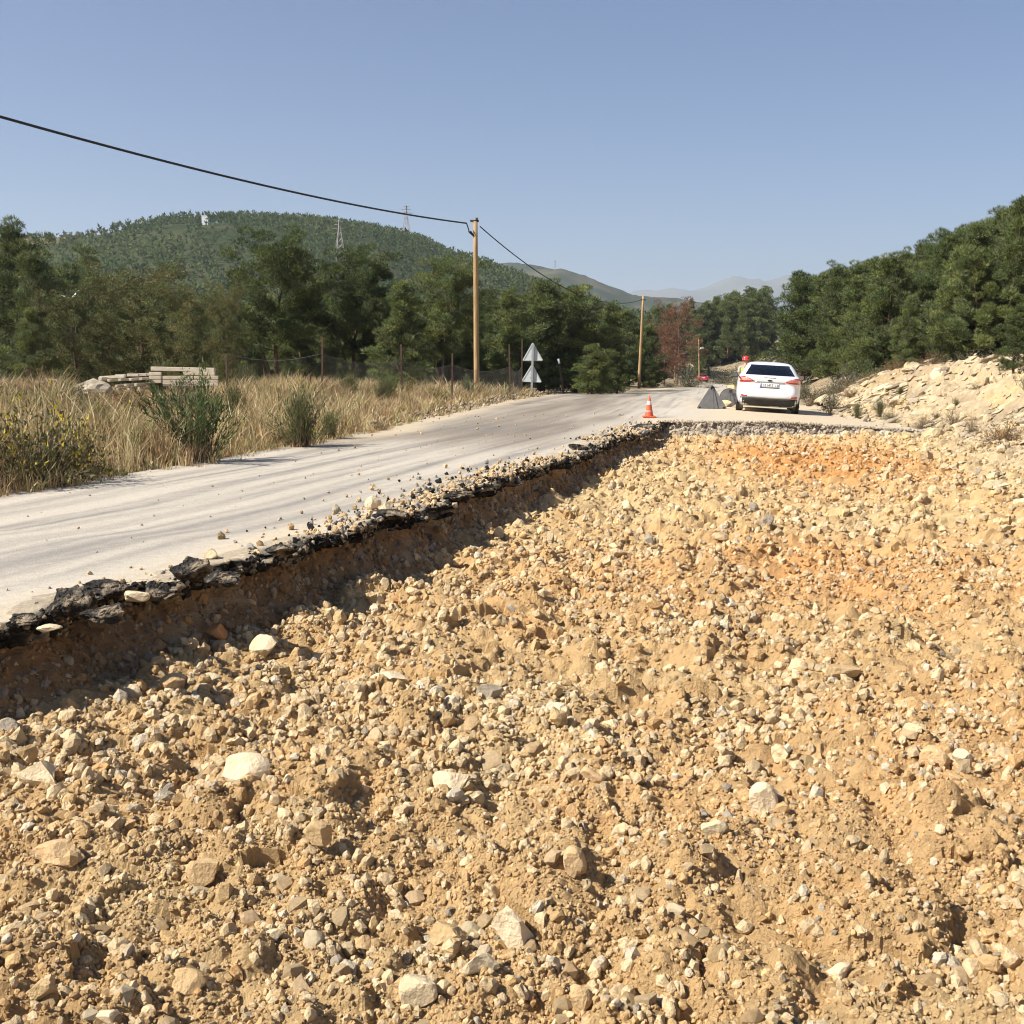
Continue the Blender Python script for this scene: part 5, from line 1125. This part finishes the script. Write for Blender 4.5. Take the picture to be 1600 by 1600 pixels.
    if plate_text:
        patch('plate_blue_band', lin((0, .742)), lin((0, .848)), -.265, -.225, m_blue, .0145, 2, 2, parent=pl)
        cu = bpy.data.curves.new('t', 'FONT'); cu.body = plate_text; cu.size = .115; cu.align_x = 'CENTER'; cu.extrude = .001; to = bpy.data.objects.new('t', cu); C.objects.link(to); bpy.context.view_layer.update()
        me = bpy.data.meshes.new_from_object(to); C.objects.unlink(to); bpy.data.objects.remove(to); t = link('plate_letters', me, m_ink, pl); t.rotation_euler = (R(90), 0, 0); t.location = (.02, ry(0, .8) - .017, .757); t.scale = (.86, 1, 1)
        patch('plate_frame', lin((0, .722)), lin((0, .733)), -.285, .285, m_plastic, .014, 8, 2, parent=pl)
    patch('trunk_strip', lin((0, .862)), lin((0, .892)), -.42, .42, m_chrome, .012, 14, 2)
    eb = MB(); v = [(.065 * math.cos(a), 0, .026 * math.sin(a)) for a in np.linspace(0, 2 * math.pi, 24, endpoint=False)]; eb.add(v + [(a, .02, c) for a, b, c in v], [tuple(range(23, -1, -1))] + [(i, (i + 1) % 24, 24 + (i + 1) % 24, 24 + i) for i in range(24)]); e_ = eb.build('emblem', m_plastic, o); e_.location = (0, ry(0, .935) - .012, .935)
    patch('brake_light', lin((0, 1.005)), lin((0, 1.022)), -.17, .17, MAT('brake_light_dark', (.16, .03, .025), (.2, .05, .04), rough=.3), .010, 8, 2)
    for x in (-.80, .80):
        for y in (.86, 3.55):
            w = thing.__call__ if False else bpy.data.objects.new('wheel', None); C.objects.link(w); w.parent = o; w.location = (x, y, .315); sgn = 1 if x > 0 else -1
            q = MB(); q.lathe([(.19, -.10), (.27, -.105), (.305, -.09), (.315, -.06), (.315, .06), (.305, .09), (.27, .105), (.19, .10)], 36, 'X'); q.build('tyre', m_dusty, w, True)
            q = MB(); q.lathe([(.20, .07 * sgn), (.205, .09 * sgn), (.19, .10 * sgn), (.17, .06 * sgn), (0, .05 * sgn)], 30, 'X')
            for k in range(5):
                a = k * 2 * math.pi / 5; q.box((.085 * sgn, math.cos(a) * .1, math.sin(a) * .1), (.03, .05, .19), Matrix.Rotation(a - math.pi / 2, 3, 'X'))
            q.build('rim', m_rim, w, True)
            q = MB(); q.lathe([(.0, sgn * .112), (.365, sgn * .112), (.365, sgn * .02)], 30, 'X'); h_ = q.build('wheel_arch', m_plastic, o); h_.location = (x, y, .33); h_.scale = (1, 1, 1)
            h_.location.x = x + (-.012 if x > 0 else .012)
    for x in (-1, 1):
        q = MB(); q.box((x * 1.0, 2.72, 1.02), (.20, .10, .14)); q.box((x * .90, 2.74, .99), (.12, .05, .05)); mi = q.build('mirror', m_plastic, o, bevel=.015)
        q = MB(); q.box((x * 1.0, 2.662, 1.025), (.16, .012, .11)); q.build('mirror_glass', MAT('mirror_glass', (.35, .45, .55), (.35, .45, .55), rough=.05, metal=1.0), mi)
    q = MB(); q.tube([(0, 1.75, 1.45), (0, 1.66, 1.53)], [.010, .005], 6); q.tube([(0, 1.66, 1.53), (0, 1.5, 1.7)], [.004, .003], 5); q.build('antenna', m_plastic, o)
    q = MB(); q.box((0, 2.3, .25), (1.3, 3.6, .08)); q.tube([(.35, .25, .23), (.35, 1.2, .25)], .05, 10); q.box((-.25, .5, .24), (.6, .5, .1)); q.box((.1, 1.0, .22), (1.2, .12, .1)); q.build('underbody', m_plastic, o)
    for x in (-.36, .36):
        q = MB(); q.box((x, 2.0, .85), (.50, .14, .62)); q.box((x, 1.98, 1.22), (.26, .10, .17)); q.build('front_seat', m_seat, o, bevel=.03)
    q = MB(); q.box((0, 1.02, .80), (1.30, .16, .58)); q.box((-.38, .98, 1.12), (.26, .09, .13)); q.box((.38, .98, 1.12), (.26, .09, .13)); q.box((0, .62, 1.0), (1.3, .6, .04)); q.build('rear_seat', m_seat, o, bevel=.02)
    q = MB(); q.box((0, 2.9, .9), (1.4, .4, .2)); q.box((0, 2.55, 1.33), (.24, .03, .07)); q.build('dashboard', m_seat, o, bevel=.02)
    return o
cr = at(1199, 642, 33.0); yaw = R(-11.0)
wcar = car('parked_car', 'white saloon car parked at the end of the pit', m_cwhite, '35 MST 27')
wcar.location = (cr.x, cr.y, float(zr(cr.x, cr.y)) - .01); wcar.rotation_euler = (0, R(3.2), yaw)
rc = at(1099, 597, 190)
rcar = car('red_car', 'small red car driving away on the far road', m_cred); rcar.location = (rc.x, rc.y, float(zr(rc.x, rc.y))); rcar.rotation_euler = (0, 0, R(-4)); rcar.scale = (.98, .92, 1.0)

# ---- the worker in front of the car
def worker():
    b = at(1163, 640, 40.2); gz = float(zr(b.x, b.y)); zoff = -.10
    t = thing('person', 'worker in red helmet and yellow vest standing beyond the white car', 'person', (b.x, b.y, gz), R(-20))
    m_skin = MAT('skin', (.42, .24, .16), (.5, .3, .21), rough=.6); m_shirt = MAT('grey_shirt', (.33, .32, .30), (.42, .41, .39), rough=.9); m_tr = MAT('work_trousers', (.05, .06, .10), (.07, .08, .12), rough=.9)
    m_vest = MAT('yellow_vest', (.62, .72, .03), (.7, .78, .06), rough=.7); m_helm = MAT('red_helmet', (.55, .03, .025), (.62, .05, .04), rough=.25, coat=.4)
    def skin(nm, vs, es, rad, mt, parent, lv=2):
        me = bpy.data.meshes.new(nm); me.from_pydata(vs, es, []); ob = bpy.data.objects.new(nm, me); C.objects.link(ob)
        sk = ob.modifiers.new('s', 'SKIN'); ss = ob.modifiers.new('u', 'SUBSURF'); ss.levels = lv; ss.render_levels = lv
        for i, r_ in enumerate(rad): me.skin_vertices[0].data[i].radius = (r_, r_) if not isinstance(r_, tuple) else r_
        me.skin_vertices[0].data[0].use_root = True; bpy.context.view_layer.update()
        m2 = bpy.data.meshes.new_from_object(ob.evaluated_get(bpy.context.evaluated_depsgraph_get())); C.objects.unlink(ob); bpy.data.objects.remove(ob)
        for p_ in m2.polygons: p_.use_smooth = True
        m2.materials.clear(); m2.materials.append(mt); return link(nm, m2, None, parent)
    V = [(0, 0, .93), (0, 0, 1.08), (0, .01, 1.25), (0, .02, 1.38), (0, .03, 1.46), (0, .05, 1.53), (0, .06, 1.62), (0, .065, 1.70)]; Rr = [(.15, .11), (.135, .10), (.155, .11), (.14, .095), (.055, .055), (.055, .06), (.078, .095), (.06, .07)]
    E_ = [(i, i + 1) for i in range(7)]
    def chain(start, pts, rads):
        prev = start
        for p_, r_ in zip(pts, rads): V.append(p_); Rr.append(r_); E_.append((prev, len(V) - 1)); prev = len(V) - 1
        return prev
    for s in (-1, 1):
        chain(0, [(s * .10, 0, .86), (s * .11, .01, .48), (s * .12, -.02, .10), (s * .13, .10, .04)], [.09, .062, .045, .04])
        w_ = chain(3, [(s * .19, .02, 1.38), (s * .25, .0, 1.10), (s * .22, .14, .90), (s * .215, .19, .83)], [.062, .046, .034, .036])
        for k, (dx, dl) in enumerate([(-.030, .075), (-.012, .085), (.008, .08), (.026, .065)]):
            bx_, by_, bz_ = V[w_]; chain(w_, [(bx_ + dx, by_ + .035, bz_ - .035), (bx_ + dx * 1.1, by_ + .04 + dl * .3, bz_ - .035 - dl * .8)], [.0095, .008])
        bx_, by_, bz_ = V[w_]; chain(w_, [(bx_ - s * .045, by_ + .04, bz_ - .005), (bx_ - s * .05, by_ + .075, bz_ - .03)], [.011, .009])
    body = skin('body', V, E_, Rr, m_skin, t)
    skin('vest', [(0, 0, .88), (0, 0, 1.05), (0, .01, 1.25), (0, .02, 1.36), (0, .03, 1.43)], [(0, 1), (1, 2), (2, 3), (3, 4)], [(.175, .135), (.165, .13), (.185, .14), (.17, .12), (.09, .08)], m_vest, t)
    skin('trousers', [(0, 0, .96), (0, 0, .88), (-.10, 0, .80), (-.11, .01, .48), (-.12, -.02, .12), (.10, 0, .80), (.11, .01, .48), (.12, -.02, .12)], [(0, 1), (1, 2), (2, 3), (3, 4), (1, 5), (5, 6), (6, 7)], [(.16, .125), (.155, .12), .105, .078, .066, .105, .078, .066], m_tr, t)
    for s in (-1, 1): skin('sleeve', [(s * .12, .02, 1.40), (s * .20, .02, 1.37), (s * .245, .0, 1.14)], [(0, 1), (1, 2)], [.075, .074, .06], m_shirt, t)
    q = MB(); q.lathe([(.155, 1.655), (.15, 1.665), (.135, 1.665), (.132, 1.70), (.115, 1.755), (.08, 1.79), (.03, 1.805), (0, 1.806)], 24); q.box((0, .12, 1.66), (.16, .10, .012)); h_ = q.build('helmet', m_helm, t, True); h_.location = (0, .06, -.02)
    q = MB(); q.tube([(0, .15, 1.64), (0, .185, 1.60), (0, .16, 1.585)], [.012, .018, .01], 6); q.build('nose', m_skin, body, True)
    for s in (-1, 1):
        q = MB(); q.lathe([(0, -.02), (.018, -.01), (.024, 0), (.018, .01), (0, .02)], 10); e_ = q.build('ear', m_skin, body, True); e_.location = (s * .095, .06, 1.62)
    for s in (-1, 1):
        q = MB(); q.box((s * .125, .05, .05), (.10, .28, .10)); q.build('boot', m_plastic, t, bevel=.025)
    t.location.z = gz; t.scale = (.95, .95, .95)
worker()

# ---- stacks of pale beams in the grass
def beams():
    Y = 31.0; ga = at(200, 600, Y); 
    def beam(c, ln, sec, rz, label, grp, tilt=0):
        q = MB(); q.box((0, 0, 0), (ln, sec, sec * .9)); o = q.build('beam', m_beam, None, bevel=.008); o.location = c; o.rotation_euler = (0, tilt, rz); tag(o, label, 'beam', grp)
    g0, g1_ = 'pale beams in the low stack', 'pale beams in the tall stack'
    def P(px, py, Yq=Y): return at(px, py, Yq)
    for i, (px, py) in enumerate([(203, 607), (220, 607), (236, 606), (202, 602), (216, 600.5), (231, 600), (190, 593.5), (207, 592.5), (223, 592), (239, 591)]):
        beam(P(px, py, Y + .9), 1.9, .075, R(88), 'pale beam seen end-on in the lower layers of the low stack', g0)
    for i, (px, py, w, rz) in enumerate([(176, 589, 42, -8), (189, 587, 16, 0), (208, 586, 18, 0), (223, 585.5, 13, 0), (234, 585, 12, 0)]):
        beam(P(px, py, Y + .2 + .16 * i), w * Y / FPX, .085, R(rz), ['pale beam sticking out at the left end of the low stack', 'short pale beam on the low stack, second from the left', 'short pale beam on the low stack, third from the left', 'short pale beam on the low stack, fourth from the left', 'short pale beam at the right end of the low stack'][i], None, R(-3 if i == 0 else 0))
    beam(P(161, 592), .35, .10, R(84), 'pale block at the left corner of the low stack', None)
    beam(P(286, 577), 98 * Y / FPX, .12, R(0), 'longest pale beam on top of the tall stack', None, R(1.2))
    for i, px in enumerate((303, 313, 322, 332)): beam(P(px, 578.2 + .2 * i, Y - .05 + .3), .16, .115, R(2), 'short end of a pale beam on the right of the tall stack', g1_)
    for i, (px, py, w) in enumerate([(294, 583.5, 14), (306, 583.5, 12), (318, 584, 14), (331, 584.5, 10)]): beam(P(px, py, Y + .2), w * Y / FPX, .10, R(0), 'pale beam in the second layer of the tall stack', g1_)
    for py in (584, 590, 596): beam(P(243, py, Y + .05 * (py - 584)), .32, .10, R(0), 'pale block in the left pillar of the tall stack', g1_)
    for py in (590, 596, 601): beam(P(298, py, Y + .5), 1.5, .10, R(2), 'shaded beam under the tall stack', g1_)
    for i, (px, py, w, tl) in enumerate([(66, 597, 30, -6), (80, 594, 20, 8), (104, 603, 16, 0)]): beam(P(px, py, 29.5), w * 29.5 / FPX, .07, R(6), ['loose pale plank on the ground left of the stacks', 'pale plank lying across another left of the stacks', 'short pale plank on the ground nearest the low stack'][i], None, R(tl))
    q = rock_mesh('rubble_heap', 900, (1.3, .9, .5), rough=.12); q.materials.append(m_stone_grey); o = link('rubble_heap', q); c = P(145, 603, 30); c.z = float(ground_z(c.x, c.y)) + .35; o.location = c; tag(o, 'grey heap of rubble left of the low stack of beams', 'heap')
beams()

# ---- fence along the field
def fence():
    posts = [(355, 605, 558, 34), (503, 612, 527, 35), (628, 602, 538, 37), (706, 606, 552, 38.5), (797, 604, 538, 44), (815, 602, 530, 47.5)]
    o = thing('fence', 'wire mesh fence on rusty posts behind the dry grass', 'fence', (0, 0, 0)); tops = []
    for i, (px, pb, pt, Y) in enumerate(posts):
        b, t = at(px, pb, Y), at(px + (.8 if i % 2 else -1.5), pt, Y); b.z = float(ground_z(b.x, b.y)) - .2
        q = MB(); q.box(((b.x + t.x) / 2, Y, (b.z + t.z) / 2), (.055, .055, t.z - b.z), Matrix.Rotation((t.x - b.x) / (t.z - b.z), 3, 'Y')); q.build('post', m_rust, o); tops.append((Vector((b.x, Y, b.z + .2)), t))
    q = MB()
    for (b0, t0), (b1, t1) in zip(tops[:-1], tops[1:]):
        L_ = (b1 - b0).length; Hn = 1.15; n = int(L_ / .085)
        for k in range(-14, n):
            for s in (1, -1):
                u0, u1 = k / n, (k + 14) / n; a, b = (0, 1) if s > 0 else (1, 0)
                za, zb_ = 0.0, 1.0
                if u0 < 0: za = -u0 / (u1 - u0); u0 = 0
                if u1 > 1: zb_ = 1 - (u1 - 1) / (14 / n); u1 = 1
                A, B = b0.lerp(b1, u0), b0.lerp(b1, u1); sagA, sagB = [1 - .18 * math.sin(math.pi * u) for u in (u0, u1)]
                A = A + Vector((0, .0, Hn * (za if s > 0 else 1 - za) * sagA + .1)); B = B + Vector((0, 0, Hn * (zb_ if s > 0 else 1 - zb_) * sagB + .1))
                q.tube([A, B], .0017, 3, False)
        q.tube([b0.lerp(b1, u) + Vector((0, 0, Hn * (1 - .18 * math.sin(math.pi * u)) + .1)) for u in np.linspace(0, 1, 8)], .006, 4, False)
    tag(q.build('wire_mesh', m_wire, o), kind='stuff')
fence()
for i, (px, pb, pt, Y, lean, lab) in enumerate([(882, 606, 568, 54, -.25, 'white-topped leaning post right of the double sign'), (480, 608, 585, 33, .1, 'short stub of a grey post in the grass')]):
    b, t = at(px, pb, Y), at(px, pt, Y); b.z = float(ground_z(b.x, b.y)); o = thing('wooden_post', lab, 'post', b)
    MB().tube([(0, 0, -.2), (lean, 0, t.z - b.z)], [.05, .04], 7).build('shaft', m_rust, o); 
    if i == 0: MB().tube([(lean, 0, t.z - b.z), (lean * 1.15, 0, t.z - b.z + .22)], [.05, .05], 7).build('painted_top', m_white, o)

# ---- far things: pylons, white hut, wind turbine
def pylon(px, pb, pt, Y, label):
    b, t = at(px, pb, Y), at(px, pt, Y); b.z = min(b.z, float(hill_z(b.x, b.y)) if Y < 1200 else b.z); H = t.z - b.z
    o = thing('pylon', label, 'pylon', (b.x, b.y, b.z), R(20), 'power pylons on the hills'); w = H * .12; r = H * .0055; lv = np.linspace(0, 1, 8)
    wd = lambda k: w * (1 - .86 * min(1, k / .85))
    for sx in (-1, 1):
        for sy in (-1, 1): MB().tube([(sx * wd(k), sy * wd(k), H * k) for k in lv], r, 4).build('leg', m_lattice, o)
    q = MB()
    for a, c in zip(lv[:-1], lv[1:]):
        for s in (-1, 1):
            for ax in (0, 1):
                def pt_(u, v, k): return (u * wd(k), v * wd(k), H * k) if ax == 0 else (v * wd(k), u * wd(k), H * k)
                q.tube([pt_(-1, s, a), pt_(1, s, c)], r * .6, 3, False); q.tube([pt_(1, s, a), pt_(-1, s, c)], r * .6, 3, False)
    q.build('bracing', m_lattice, o)
    for k, l in ((.78, .17), (.87, .13), (.95, .09)): MB().tube([(-H * l, 0, H * k), (0, 0, H * (k + .015)), (H * l, 0, H * k)], r * 1.2, 4).build('cross_arm', m_lattice, o)
pylon(531, 392, 343, 520, 'lattice power pylon standing on the wooded slope'); pylon(635, 366, 320, 742, 'lattice power pylon on the crest of the wooded hill'); pylon(867, 428, 406, 2050, 'tiny faint pylon on the far hill')
hb = at(321, 341, 585); hb.z = at(321, 337, 585).z - 4.4; ht = thing('white_hut', 'small white building on the wooded hillside', 'building', (hb.x, hb.y, hb.z))
MB().box((0, 0, .1), (3.1, 3.0, 8.2)).build('wall', m_white, ht); MB().box((0, 0, 4.3), (3.3, 3.2, .22)).build('roof', m_white, ht)
tb_ = at(113, 467, 46.4); tw_ = thing('wind_turbine', 'white blades of a small wind turbine above the trees', 'wind turbine', (tb_.x, tb_.y, float(ground_z(tb_.x, tb_.y)))); hh_ = tb_.z - float(ground_z(tb_.x, tb_.y))
MB().tube([(0, .2, 0), (0, .2, hh_)], [.03, .02], 12).build('tower', m_rust, tw_, True)
hb_ = MB().lathe([(0, -.25), (.08, -.2), (.11, 0), (.08, .2), (0, .22)], 12, 'Z').build('hub', m_white, tw_, True); hb_.rotation_euler = (R(90), 0, 0); hb_.location = (0, 0, hh_); hb_.scale = (.35,) * 3
for a in (R(48), R(162), R(282)):
    q = MB(); pts = [(0, 0, 0), (.3, 0, .02), (.8, 0, .02), (1.35, 0, 0)]; wdt = [.05, .11, .08, .03]; v = []
    for (x, y, z), w_ in zip(pts, wdt): v += [(x, -.02, z - w_), (x, -.02, z + w_), (x, .03, z + w_ * .3)]
    f = []
    for k in range(3): 
        for j in range(3): f.append((k * 3 + j, k * 3 + (j + 1) % 3, k * 3 + 3 + (j + 1) % 3, k * 3 + 3 + j))
    q.add(v, f + [(0, 1, 2), (9, 11, 10)]); b_ = q.build('blade', m_white, tw_, True); b_.location = (0, -.04, hh_); b_.rotation_euler = (0, -a, 0); b_.scale = (.35,) * 3

# ================================================================== haze
hz = MB(); hz.box((0, 5400, 295), (25600, 14600, 630))
m_haze = bpy.data.materials.new('haze'); m_haze.use_nodes = True; hn = m_haze.node_tree
for n_ in list(hn.nodes): hn.nodes.remove(n_)
pvn = hn.nodes.new('ShaderNodeVolumePrincipled'); pvn.inputs['Color'].default_value = (.80, .89, 1.0, 1); pvn.inputs['Density'].default_value = 1.3e-4; pvn.inputs['Anisotropy'].default_value = .2
ho = hn.nodes.new('ShaderNodeOutputMaterial'); hn.links.new(pvn.outputs[0], ho.inputs['Volume'])
tag(hz.build('haze', m_haze), 'thin blue summer haze over the whole valley', 'haze', kind='stuff')
